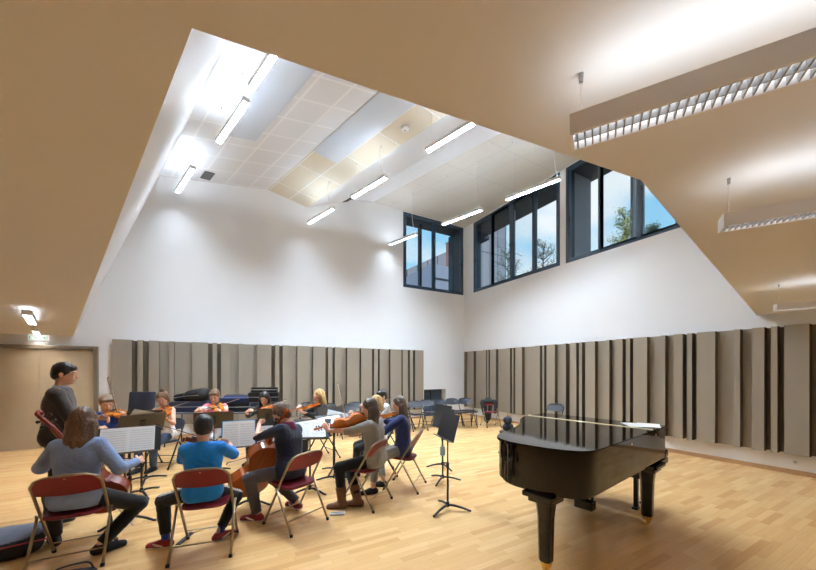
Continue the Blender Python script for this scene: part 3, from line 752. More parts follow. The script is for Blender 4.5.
# ------------------------------------------------------------------ folding chairs
TUBM = mat('champagne_tube', rgb(168, 152, 122), .35, metal=.85)
VINR = mat('burgundy_vinyl', rgb(112, 16, 34), .38, bump=.05, bscale=200)
VINRB = mat('burgundy_back', rgb(122, 20, 32), .4)
VINK = mat('dark_blue_vinyl', rgb(24, 30, 44), .45)
TUBK = mat('black_tube', rgb(26, 28, 34), .4)
def folding_chair(loc, yaw, label, red=True, group=None, w=.455):
    """front is local +y"""
    r = empty('folding_chair', (loc[0], loc[1], 0), yaw, label, 'chair', group)
    T, S, B = (TUBM, VINR, VINRB) if red else (TUBK, VINK, VINK)
    h = w / 2 - .011; t = .0118
    def upr(z): return .245 - z * .60        # y of the long leaning tube at height z
    P = [(-h, upr(.01), .01), (-h, upr(.40), .40), (-h, upr(.62), .62)]
    P += [(-h, upr(.72), .72), (-h + .03, upr(.765), .765), (-h + .09, upr(.79), .79), (0, upr(.80), .80), (h - .09, upr(.79), .79), (h - .03, upr(.765), .765), (h, upr(.72), .72)]
    P += [(h, upr(.62), .62), (h, upr(.40), .40), (h, upr(.01), .01)]
    MB().tube(P, t, 10).build('frame', T, r, smooth=True)
    for s in (-1, 1):
        l = MB().tube([(s * (h + .020), upr(.43) - .0, .43), (s * (h + .020), -.255, .01)], t * .95, 10)
        lo = l.build('rear_leg', T, r, smooth=True)
        MB().tube([(s * (h + .020), -.2495, .028), (s * (h + .020), -.2575, .0)], t * 1.35, 10).build('rubber_foot', BLKPL, lo)
        MB().tube([(s * h, upr(.03), .03), (s * h, upr(0), .0)], t * 1.35, 10).build('rubber_foot', BLKPL, r)
        MB().tube([(s * (h - .012), upr(.43), .43), (s * (h + .032), upr(.43), .43)], .012, 8).build('pivot', STEEL, r)
    MB().tube([(-h - .02, -.255 + .135 * .47, .135), (h + .02, -.255 + .135 * .47, .135)], .0065, 8).build('rear_crossbar', T, r)
    MB().tube([(-h, upr(.11), .11), (h, upr(.11), .11)], .0065, 8).build('front_crossbar', T, r)
    # seat pad
    pts = []
    for k in range(40):
        a = 2 * PI * k / 40; ca, sa = math.cos(a), math.sin(a)
        pts.append((abs(ca) ** .45 * (1 if ca > 0 else -1) * (h - .028), .035 + abs(sa) ** .5 * (1 if sa > 0 else -1) * .19))
    m = MB(); rings = []
    for sc, z in ((.93, .425), (1, .432), (1, .448), (.96, .457), (.8, .460), (.4, .456)):
        rings.append([m._v((p[0] * sc, .035 + (p[1] - .035) * sc, z + (p[1] - .035) * .06)) for p in pts])
    for A, Bq in zip(rings, rings[1:]):
        for k in range(40): m.bm.faces.new((A[k], A[(k + 1) % 40], Bq[(k + 1) % 40], Bq[k]))
    m.bm.faces.new(rings[0][::-1]); m.bm.faces.new(rings[-1])
    m.build('seat', S, r, smooth='auto')
    # curved back panel under the arch
    m = MB(); N = 14; F_, K_ = [], []
    for i in range(N + 1):
        x = -h + 2 * h * i / N; q = x / h
        zt = .79 - .0 if abs(q) < .55 else .79 - .055 * ((abs(q) - .55) / .45) ** 2
        zb = .615 + .018 * q * q; bow = -.022 * (1 - q * q)
        colF, colK = [], []
        for j in range(5):
            z = zb + (zt - zb) * j / 4
            colF.append(m._v((x * .985, upr(z) + bow + .010, z))); colK.append(m._v((x * .985, upr(z) + bow - .007, z)))
        F_.append(colF); K_.append(colK)
    for i in range(N):
        for j in range(4):
            m.bm.faces.new((F_[i][j], F_[i + 1][j], F_[i + 1][j + 1], F_[i][j + 1])); m.bm.faces.new((K_[i][j + 1], K_[i + 1][j + 1], K_[i + 1][j], K_[i][j]))
        m.bm.faces.new((F_[i][0], K_[i][0], K_[i + 1][0], F_[i + 1][0])); m.bm.faces.new((F_[i][4], F_[i + 1][4], K_[i + 1][4], K_[i][4]))
    for i in (0, N):
        for j in range(4): m.bm.faces.new((F_[i][j], F_[i][j + 1], K_[i][j + 1], K_[i][j]))
    m.build('backrest', B, r, smooth='auto')
    MB().lathe((0, upr(.775) - .026, .775), [(.006, -.004), (.008, .0), (.006, .004)], 8, 'y').build('rivet', STEEL, r)
    return r
def D(a): return math.radians(a)
CH1 = folding_chair((-1.144, 3.95), D(0), 'burgundy folding chair under the long-haired cellist in the denim shirt, nearest left')
CH2 = folding_chair((-.147, 3.617), D(-10), 'burgundy folding chair under the boy in the bright blue sweatshirt')
CH3 = folding_chair((.67, 3.76), D(27), 'burgundy folding chair under the cellist in the navy jumper and grey jeans')
CH4 = folding_chair((1.545, 3.90), D(37), 'burgundy folding chair under the player in the grey cardigan')
CH5 = folding_chair((2.25, 4.16), D(45), 'rightmost burgundy folding chair, under the long-haired player in navy')
p = at_depth(491, 371, 9.9); CHC = folding_chair((p.x, p.y), D(160), 'burgundy folding chair against the right wall with a dark coat hanging on it')
proto = folding_chair((7.35, 5.62), D(100), 'single dark folding chair by the right wall seen over the piano lid', False)
def black_chair(px, Z, yaw, label, group=None):
    d = ray(px, 371); c = copy_tree(proto); c.location = (d.x * Z, d.y * Z, 0); c.rotation_euler = (0, 0, yaw); c['label'] = label
    if group: c['group'] = group
    return c
gB = 'dark folding chairs in front of the back wall'
black_chair(417.7, 9.3, D(170), 'dark folding chair leftmost of the row in the far corner, beside the navy player hair', gB)
black_chair(428.9, 9.75, D(165), 'dark folding chair in front of the low window niche, second of the far corner row', gB)
black_chair(441.8, 10.0, D(175), 'dark folding chair third in the far corner row, right of the low window niche', gB)
black_chair(454.3, 10.15, D(168), 'dark folding chair fourth in the far corner row behind the long bench', gB)
black_chair(467, 10.3, D(160), 'dark folding chair last of the far corner row, at the corner panels', gB)
black_chair(404, 9.4, D(190), 'dark folding chair half hidden behind the navy player, left of the corner row', gB)
black_chair(349, 8.3, D(175), 'dark blue folding chair behind the bow of the grey cardigan player', gB)
black_chair(358, 9.0, D(185), 'dark folding chair just behind and right of the blue one by the raised bow', gB)
black_chair(330, 8.6, D(180), 'dark folding chair standing right behind the blonde violinist', gB)
black_chair(309, 8.9, D(172), 'dark folding chair seen left of the blonde violinist by the cases', gB)
# chairs the far players sit on are added with them

# low bench in the corner
p = at_depth(459, 371, 9.55)
b = empty('low_bench', (p.x, p.y, 0), D(-2), 'long low black bench in front of the far corner chairs', 'bench')
MB().box((0, 0, .465), (1.15, .32, .03), bev=.006).build('bench_top', BLACK, b)
for s in (-1, 1):
    MB().tube([(s * .52, -.12, .45), (s * .56, -.14, .0)], .012, 8).build('leg', BLACK, b); MB().tube([(s * .52, .12, .45), (s * .56, .14, .0)], .012, 8).build('leg', BLACK, b)

# ------------------------------------------------------------------ music stands
TRAYK = mat('stand_tray_black', rgb(30, 30, 33), .5); TRAYB = mat('stand_tray_brown', rgb(62, 50, 42), .5)
def sheet_mat():
    m = bpy.data.materials.new('printed_music'); m.use_nodes = True; nt = m.node_tree; b = nt.nodes['Principled BSDF']; N, L = nt.nodes.new, nt.links.new
    uv = N('ShaderNodeUVMap'); uv.uv_map = 'UVMap'; sp = N('ShaderNodeSeparateXYZ'); L(uv.outputs[0], sp.inputs[0])
    def M(op, a, b_=None):
        n = N('ShaderNodeMath'); n.operation = op
        for i, v in enumerate((a, b_)):
            if v is None: continue
            if isinstance(v, (int, float)): n.inputs[i].default_value = v
            else: L(v, n.inputs[i])
        return n.outputs[0]
    r = M('MULTIPLY', sp.outputs['Y'], 11); fr = M('FRACT', r)                       # eleven systems
    inst = M('MULTIPLY', M('GREATER_THAN', fr, .25), M('LESS_THAN', fr, .72))
    ln = M('LESS_THAN', M('FRACT', M('MULTIPLY', fr, 10.6)), .18)
    vor = N('ShaderNodeTexVoronoi'); vor.voronoi_dimensions = '2D'; vor.inputs['Scale'].default_value = 60; L(uv.outputs[0], vor.inputs['Vector'])
    nt_ = M('LESS_THAN', vor.outputs['Distance'], .24)
    mar = M('MULTIPLY', M('MULTIPLY', M('GREATER_THAN', sp.outputs['X'], .07), M('LESS_THAN', sp.outputs['X'], .93)), M('MULTIPLY', M('GREATER_THAN', sp.outputs['Y'], .05), M('LESS_THAN', sp.outputs['Y'], .93)))
    fac = M('MULTIPLY', M('MULTIPLY', M('MAXIMUM', ln, nt_), inst), mar)
    mx = N('ShaderNodeMixRGB'); L(M('MULTIPLY', fac, .5), mx.inputs['Fac']); mx.inputs['Color1'].default_value = rgb(243, 243, 241); mx.inputs['Color2'].default_value = rgb(60, 60, 62)
    L(mx.outputs[0], b.inputs['Base Color']); b.inputs['Roughness'].default_value = .8
    return m
SHEET = sheet_mat()
def stand(loc, yaw, z, label, tilt=25, group='music stands among the players', brown=False, spin=0, w=.50, h=.32):
    """tray faces local -y (towards the player sitting at -y)"""
    r = empty('music_stand', (loc[0], loc[1], 0), yaw, label, 'music stand', group)
    for k in range(3):
        a = 2 * PI * k / 3 + PI / 2 + spin; c, s = math.cos(a), math.sin(a)
        P = [(0.015 * c, .015 * s, .062), (.08 * c, .08 * s, .060), (.17 * c, .17 * s, .042), (.25 * c, .25 * s, .016), (.275 * c, .275 * s, .013)]
        MB().tube(P, [.016, .016, .015, .014, .012], 8, flat=.9).build('leg', BLACK, r, smooth=True)
    MB().lathe((0, 0, .042), [(.022, 0), (.026, .02), (.020, .05), (.016, .06)], 14).build('hub', BLACK, r, smooth='auto')
    MB().cyl((0, 0, .11), (0, 0, z * .62), .0125).build('lower_tube', BLACK, r)
    MB().cyl((0, 0, z * .62), (0, 0, z - .02), .0085).build('upper_tube', BLACK, r)
    MB().lathe((0, 0, z * .62 - .04), [(.017, 0), (.018, .05), (.012, .06)], 12).build('collar', BLKPL, r)
    ti = math.radians(tilt); up = Vector((0, math.sin(ti), math.cos(ti))); nf = Vector((0, -math.cos(ti), math.sin(ti)))
    X_ = Vector((1, 0, 0)); M = Matrix((X_, up, X_.cross(up))).transposed().to_4x4(); M.translation = Vector((0, -.03, z))
    m = MB(); m.box((0, h * .42, 0), (w, h, .006), M, bev=.0)
    sg = 1 if (M.to_3x3().col[2].dot(nf) > 0) else -1
    m.box((0, h * .42 - h / 2 + .003, sg * .028), (w, .006, .055), M)
    tr = m.build('tray', TRAYB if brown else TRAYK, r)
    MB().box((0, h * .42, -sg * .012), (.06, .12, .02), M).build('tilt_bracket', BLACK, tr)
    r['sg'] = sg
    return r, M, sg, h
def on_stand(st, xs, label, cover=None, wd=.225, ht=.30, tilt=0, lift=0, group='sheet music on the stands'):
    r, M, sg, h = st
    base = r.matrix_basis @ M
    p = empty('sheet_music', M=base @ Matrix.Translation((xs, h * .42 - h / 2 + .007 + lift, 0)) @ Matrix.Rotation(tilt, 4, 'Z'), label=label, cat='sheet music', group=group)
    z0 = sg * .006
    n = 2
    for i in (-1, 1):
        x0, x1 = (0, wd) if i > 0 else (-wd, 0)
        m = MB(); c0 = sg * (.006 if i < 0 else .006)
        pts = [(x0, 0, z0 + (sg * .008 if x0 == 0 else sg * .002)), (x1, 0, z0 + (sg * .008 if x1 == 0 else sg * .002))]
        m.poly([pts[0], pts[1], (pts[1][0], ht, pts[1][2]), (pts[0][0], ht, pts[0][2])], [(0, 0), (1, 0), (1, 1), (0, 1)])
        q = pts[0][2] - sg * .0015; q2 = pts[1][2] - sg * .0015
        m.poly([(x0, 0, q), (x0, ht, q), (x1, ht, q2), (x1, 0, q2)], [(0, 0)] * 4)
        m.build('page', SHEET, p, recalc=False)
    if cover:
        MB().box((.0, ht / 2 + .004, sg * .0055), (2 * wd + .016, ht + .014, .003)).build('folder', cover, p)
    return p
# ------------------------------------------------------------------ violins, violas, cellos
def wood(name, c): return mat(name, c, .22, coat=.6, noise=.16, nscale=5, stretch=(1, 5, 5))
ORANGE = wood('amber_varnish', rgb(206, 112, 30)); REDB = wood('red_brown_varnish', rgb(128, 48, 20)); HONEY = wood('honey_varnish', rgb(222, 134, 40))
EBONY = mat('ebony', rgb(16, 14, 13), .3); STRG = mat('string_metal', rgb(190, 190, 190), .3, metal=1); SPRUCE = {}
MAPLE = mat('pale_maple', rgb(214, 176, 120), .4); HORSE = mat('bow_hair', rgb(232, 226, 210), .6); PERN = mat('bow_stick', rgb(96, 46, 24), .3)
def halfw(x, cello):
    P = [(0, 0), (.012, .045), (.035, .078), (.075, .100), (.115, .098), (.145, .078), (.158, .070), (.165, .060), (.19, .054), (.215, .057), (.228, .068), (.238, .070), (.262, .080), (.30, .081), (.33, .066), (.348, .040), (.356, .018)]
    for a, b in zip(P, P[1:]):
        if a[0] <= x <= b[0]: t = (x - a[0]) / (b[0] - a[0]); return a[1] + (b[1] - a[1]) * t
    return 0
OUTL = []
def fiddle(M, cello=False, S=1.0, varn=None, label='', cat='violin', chin=True, endpin=.0):
    """local: x tail -> scroll, z out of the soundboard"""
    k = S * (2.10 if cello else 1.0); v = varn
    name = 'cello' if cello else 'violin'
    r = empty(name, M=M, label=label, cat=cat)
    P = [(0, 0), (.012, .045), (.035, .078), (.075, .100), (.115, .098), (.145, .080), (.158, .073), (.166, .060), (.19, .054), (.215, .057), (.230, .070), (.240, .071), (.268, .081), (.30, .081), (.33, .066), (.348, .040), (.356, .018)]
    pts = [tuple(q.to_2d()) for q in curve_pts([(p[0], p[1], 0) for p in P], 3)]
    ol = [(x, y) for x, y in pts] + [(x, -y) for x, y in pts[::-1] if y > 0]
    ol = [(x * k, y * k) for x, y in ol]
    th = .032 * k * (1.6 if cello else 1); n = len(ol); cx = .17 * k
    def plate(z, arch, sgn, m, over=1.03):
        # close concentric rings: edge, then domed inner rings
        rings = []
        for sc, hh in ((over, 0), (over, .004 * k), (.93, .004 * k + arch * .25), (.75, arch * .6), (.5, arch * .85), (.25, arch)):
            ring = []
            for (x, y) in ol:
                xs = cx + (x - cx) * sc if sc < 1 else x + (.0025 * k if x > cx else -.0025 * k)
                ring.append(m._v((xs, y * sc, z + sgn * hh)))
            rings.append(ring)
        for A, B in zip(rings, rings[1:]):
            for i in range(n): m.bm.faces.new((A[i], A[(i + 1) % n], B[(i + 1) % n], B[i]))
        m.bm.faces.new(rings[-1]); m.bm.faces.new(rings[0][::-1])
    m = MB(); m.prism(ol, -th, -.0005); plate(-th, .012 * k, -1, m); m.build('body', v, r, smooth='auto', tri=False)
    m = MB(); plate(0, .013 * k, 1, m); sb = m.build('soundboard', v, r, smooth='auto')
    for s in (-1, 1):                                    # f holes
        q = MB(); F = curve_pts([(.150 * k, s * .036 * k, 0), (.158 * k, s * .046 * k, 0), (.168 * k, s * .042 * k, 0), (.188 * k, s * .034 * k, 0), (.206 * k, s * .026 * k, 0), (.216 * k, s * .024 * k, 0), (.214 * k, s * .032 * k, 0)], 3)
        q.tube([(p.x, p.y, .0105 * k) for p in F], .0022 * k, 5); q.build('f_hole', EBONY, sb)
    e = .356 * k; nl = .130 * k * (1.05 if cello else 1)
    m = MB(); m.tube([(e - .01 * k, 0, -.012 * k), (e + .02 * k, 0, .002 * k), (e + nl, 0, .004 * k)], [.022 * k, .0135 * k, .011 * k], 10); 
    hd = e + nl
    m.tube([(hd - .005 * k, 0, .004 * k), (hd + .04 * k, 0, -.003 * k), (hd + .07 * k, 0, -.014 * k)], [.0115 * k, .0105 * k, .008 * k], 8)
    sp_ = []
    for i in range(26):
        a = -PI * .5 + i * .42; rr = .0165 * k * (1 - i / 32)
        sp_.append((hd + .072 * k + rr * math.cos(a) * 1.0, 0, -.0 * k + rr * math.sin(a)))
    m.tube(sp_, [.0078 * k * (1 - i / 60) for i in range(26)], 8, flat=1.0)
    m.lathe((hd + .072 * k, 0, 0), [(.004 * k, -.014 * k), (.006 * k, 0), (.004 * k, .014 * k)], 10, 'y')
    m.build('neck', v, r, smooth='auto')
    MB().box((e + nl - .135 * k, 0, .0175 * k), (.27 * k, .026 * k, .006 * k), bev=.002 * k).build('fingerboard', EBONY, r)
    MB().box((.195 * k, 0, .022 * k), (.004 * k, .042 * k, .026 * k)).build('bridge', MAPLE, r)
    MB().prism([(.012 * k, -.009 * k), (.118 * k, -.020 * k), (.118 * k, .020 * k), (.012 * k, .009 * k)], .014 * k, .021 * k).build('tailpiece', EBONY, r)
    m = MB()
    for s in (-.012, -.004, .004, .012): m.tube([(.115 * k, s * k * 1.1, .021 * k), (.195 * k, s * k * 1.3, .036 * k), (hd, s * k * .7, .020 * k)], max(.0006 * k, .0008), 4)
    m.build('strings', STRG, r)
    for i, s in enumerate((-1, 1, -1, 1)):
        xx = hd + (.014 + .014 * i) * k
        MB().tube([(xx, -s * .012 * k, .0), (xx, s * .020 * k, .0), (xx, s * .023 * k, 0), (xx, s * .034 * k, 0)], [.0028 * k, .0038 * k, .0078 * k, .0065 * k], 8, flat=.6).build('tuning_peg', EBONY, r)
    if chin and not cello: MB().ball((.035 * k, .045 * k, .017 * k), (.035 * k, .032 * k, .007 * k), 12).build('chin_rest', EBONY, r, smooth=True)
    if cello: MB().tube([(0.004, 0, -th / 2), (-endpin, 0, -th / 2)], [.006, .004], 8).build('endpin', STEEL, r)
    return r
def bow(a, b, label, up=(0, 0, 1), L=None):
    """from frog a to tip b"""
    a, b = Vector(a), Vector(b); d = b - a; L = d.length
    M = frame_M(a, d, up); r = empty('bow', M=M, label=label, cat='bow')
    P = [(0, 0, .012), (L * .25, 0, .008), (L * .55, 0, .004), (L * .85, 0, .009), (L * .97, 0, .016)]
    MB().tube(P, [.0052, .005, .0045, .004, .0035], 8).build('stick', PERN, r)
    MB().tube([(L * .965, 0, .017), (L, 0, -.004)], [.0045, .006], 6).build('tip', PERN, r)
    MB().box((.05, 0, .002), (.05, .011, .018)).build('frog', EBONY, r)
    MB().box((L / 2 + .03, 0, -.006), (L - .08, .009, .0012)).build('bow_hair', HORSE, r)
    return r

# ------------------------------------------------------------------ figures: smooth-blended fields meshed by surface nets
class Field:
    def __init__(s): s.pr = []
    def cone(s, a, b, ra, rb, k=.02): s.pr.append(('c', np.array(a, float), np.array(b, float), ra, rb, k, None)); return s
    def capped(s, a, b, ra, rb, k=.02): s.pr.append(('c', np.array(a, float), np.array(b, float), ra, rb, k, 'end')); return s
    def ell(s, c, r, R=None, k=.02, op='u'): s.pr.append(('e', np.array(c, float), np.array(r, float), None if R is None else np.array(R, float), None, k, op)); return s
    def cutplane(s, p, n): s.pr.append(('p', np.array(p, float), np.array(n, float), 0, 0, 0, None)); return s
    def bounds(s):
        lo = np.full(3, 9.); hi = -lo
        for q in s.pr:
            if q[0] == 'c':
                r = max(q[3], q[4]); lo = np.minimum(lo, np.minimum(q[1], q[2]) - r); hi = np.maximum(hi, np.maximum(q[1], q[2]) + r)
            elif q[0] == 'e' and q[6] == 'u':
                r = q[2].max(); lo = np.minimum(lo, q[1] - r); hi = np.maximum(hi, q[1] + r)
        return lo, hi
    def mesh(s, name, h, m, parent, wrinkle=0, paint=None, fold=0):
        lo, hi = s.bounds(); lo = lo - 3 * h - .012; hi = hi + 3 * h + .012
        n = np.ceil((hi - lo) / h).astype(int) + 1
        ax = [lo[i] + h * np.arange(n[i]) for i in range(3)]
        G = np.full(tuple(n), .2, dtype=np.float32)
        for q in s.pr:
            if q[0] == 'p':
                d = (ax[0][:, None, None] - q[1][0]) * q[2][0] + (ax[1][None, :, None] - q[1][1]) * q[2][1] + (ax[2][None, None, :] - q[1][2]) * q[2][2]
                G = np.maximum(G, d.astype(np.float32)); continue
            if q[0] == 'c': r = max(q[3], q[4]); l2 = np.minimum(q[1], q[2]) - r; h2 = np.maximum(q[1], q[2]) + r
            else: r = q[2].max(); l2 = q[1] - r; h2 = q[1] + r
            pad = q[5] + 2.5 * h + .01
            i0 = np.clip(np.floor((l2 - pad - lo) / h).astype(int), 0, n - 1); i1 = np.clip(np.ceil((h2 + pad - lo) / h).astype(int) + 1, 1, n)
            if (i1 <= i0).any(): continue
            sl_ = tuple(slice(i0[i], i1[i]) for i in range(3))
            Xg = ax[0][sl_[0]][:, None, None]; Yg = ax[1][sl_[1]][None, :, None]; Zg = ax[2][sl_[2]][None, None, :]
            if q[0] == 'c':
                ab = q[2] - q[1]; L2 = max(ab @ ab, 1e-9)
                px, py, pz = Xg - q[1][0], Yg - q[1][1], Zg - q[1][2]
                t0 = (px * ab[0] + py * ab[1] + pz * ab[2]) / L2; t = np.clip(t0, 0, 1)
                d = np.sqrt((px - ab[0] * t) ** 2 + (py - ab[1] * t) ** 2 + (pz - ab[2] * t) ** 2) - (q[3] + (q[4] - q[3]) * t)
                if q[6] == 'end': d = np.maximum(d, (t0 - 1) * math.sqrt(L2))
            else:
                P = [Xg - q[1][0], Yg - q[1][1], Zg - q[1][2]]
                if q[3] is not None: P = [P[0] * q[3][0][j] + P[1] * q[3][1][j] + P[2] * q[3][2][j] for j in range(3)]
                k0 = np.sqrt((P[0] / q[2][0]) ** 2 + (P[1] / q[2][1]) ** 2 + (P[2] / q[2][2]) ** 2)
                k1 = np.sqrt((P[0] / q[2][0] ** 2) ** 2 + (P[1] / q[2][1] ** 2) ** 2 + (P[2] / q[2][2] ** 2) ** 2) + 1e-9
                d = k0 * (k0 - 1) / k1
            g = G[sl_]; k = max(q[5], 1e-4)
            if q[0] == 'e' and q[6] == 'cut':
                hh = np.clip(.5 - .5 * (g + d) / k, 0, 1); G[sl_] = g * (1 - hh) - d * hh + k * hh * (1 - hh)
            else:
                hh = np.clip(.5 + .5 * (d - g) / k, 0, 1); G[sl_] = d * (1 - hh) + g * hh - k * hh * (1 - hh)
        if wrinkle:
            X3, Y3, Z3 = np.meshgrid(*ax, indexing='ij')
            f = 2 * PI / fold if fold else 95
            G = G + wrinkle * (np.sin(X3 * f + 5 * np.sin(Z3 * 17 + Y3 * 9)) * np.sin(Z3 * f * .8 + 4 * np.sin(X3 * 13 - Y3 * 15)) * np.sin(Y3 * f * .6 + 2)).astype(np.float32)
        ins = G < 0
        c = ins.astype(np.int8)
        S_ = sum(c[i:n[0] - 1 + i, j:n[1] - 1 + j, k:n[2] - 1 + k] for i in (0, 1) for j in (0, 1) for k in (0, 1))
        act = (S_ > 0) & (S_ < 8); idx = np.argwhere(act)
        if len(idx) == 0: return None
        ids = np.full(act.shape, -1, dtype=np.int64); ids[act] = np.arange(len(idx))
        acc = np.zeros((len(idx), 3)); cnt = np.zeros(len(idx))
        I, J, K = idx.T
        cor = [(i, j, k) for i in (0, 1) for j in (0, 1) for k in (0, 1)]
        vals = {q: G[I + q[0], J + q[1], K + q[2]] for q in cor}
        for a in cor:
            for d_ in range(3):
                if a[d_] == 0:
                    b = list(a); b[d_] = 1; b = tuple(b); va, vb_ = vals[a], vals[b]
                    cr = (va < 0) != (vb_ < 0); t = np.where(cr, va / np.where(cr, va - vb_, 1), 0)
                    P = np.tile(np.array(a, float), (len(idx), 1)); P[:, d_] += t
                    acc[cr] += P[cr]; cnt[cr] += 1
        V = lo + h * (idx + acc / cnt[:, None])
        Fs = []
        for d_ in range(3):
            e0 = [slice(1, n[i] - 1) for i in range(3)]; e0[d_] = slice(0, n[d_] - 1); e1 = list(e0); e1[d_] = slice(1, n[d_])
            A, B = ins[tuple(e0)], ins[tuple(e1)]; cr = np.argwhere(A != B)
            if not len(cr): continue
            sg = A[tuple(cr.T)]
            off = np.array([1, 1, 1]); off[d_] = 0; base = cr + off
            u, w = [(1, 2), (2, 0), (0, 1)][d_]
            def sh(du, dw):
                q = base.copy(); q[:, u] -= du; q[:, w] -= dw; return ids[tuple(q.T)]
            Q = np.stack([sh(1, 1), sh(0, 1), sh(0, 0), sh(1, 0)], 1)
            Q[~sg] = Q[~sg][:, ::-1]; Fs.append(Q)
        Fq = np.concatenate(Fs); Fq = Fq[(Fq >= 0).all(1)]
        me = bpy.data.meshes.new(name); me.vertices.add(len(V)); me.vertices.foreach_set('co', V.astype(np.float32).ravel())
        me.loops.add(Fq.size); me.loops.foreach_set('vertex_index', Fq.ravel().astype(np.int32))
        me.polygons.add(len(Fq)); me.polygons.foreach_set('loop_start', np.arange(0, Fq.size, 4, dtype=np.int32))
        me.polygons.foreach_set('use_smooth', np.ones(len(Fq), bool))
        mats = m if isinstance(m, (list, tuple)) else [m]
        for q in mats: me.materials.append(q)
        if paint:
            C_ = V[Fq].mean(1); mi = np.zeros(len(Fq), np.int32)
            for cc, rr, R, k in paint:
                if isinstance(R, str): mi[rr(C_)] = k; continue
                P = (C_ - np.array(cc)) @ np.array(R); mi[((P / np.array(rr)) ** 2).sum(1) < 1] = k
            me.polygons.foreach_set('material_index', mi)
        me.update(calc_edges=True); me.validate()
        o = bpy.data.objects.new(name, me); COL.objects.link(o); o.parent = parent
        return o

def V3(*a): return np.array(a, float)
def unit(v): v = np.array(v, float); return v / (np.linalg.norm(v) + 1e-9)
def ik(a, b, l1, l2, pole):
    d = b - a; L = np.linalg.norm(d); mx = (l1 + l2) * .995
    if L > mx: b = a + d / L * mx; d = b - a; L = mx
    u = d / L; x = (l1 * l1 - l2 * l2 + L * L) / (2 * L); h = math.sqrt(max(l1 * l1 - x * x, 1e-6))
    p = pole - u * (pole @ u); p = unit(p); return a + u * x + p * h, b

SKIN = mat('skin', rgb(226, 176, 150), .5, noise=.04, nscale=12); LIPS = mat('lips', rgb(204, 132, 120), .45); EYE = mat('eye_dark', rgb(38, 28, 24), .2); EYEW = mat('eye_white', rgb(228, 224, 220), .3)
def cloth(name, c, noise=.08, bs=55, bump=.35): return mat(name, c, .85, noise=noise, nscale=9, bump=bump, bscale=bs, sheen=.15)
def hairmat(name, c): return mat(name, c, .42, noise=.35, nscale=26, bump=.5, bscale=34, stretch=(1, 1, .12), spec=.6)
SOLE = mat('shoe_sole', rgb(232, 230, 226), .6)

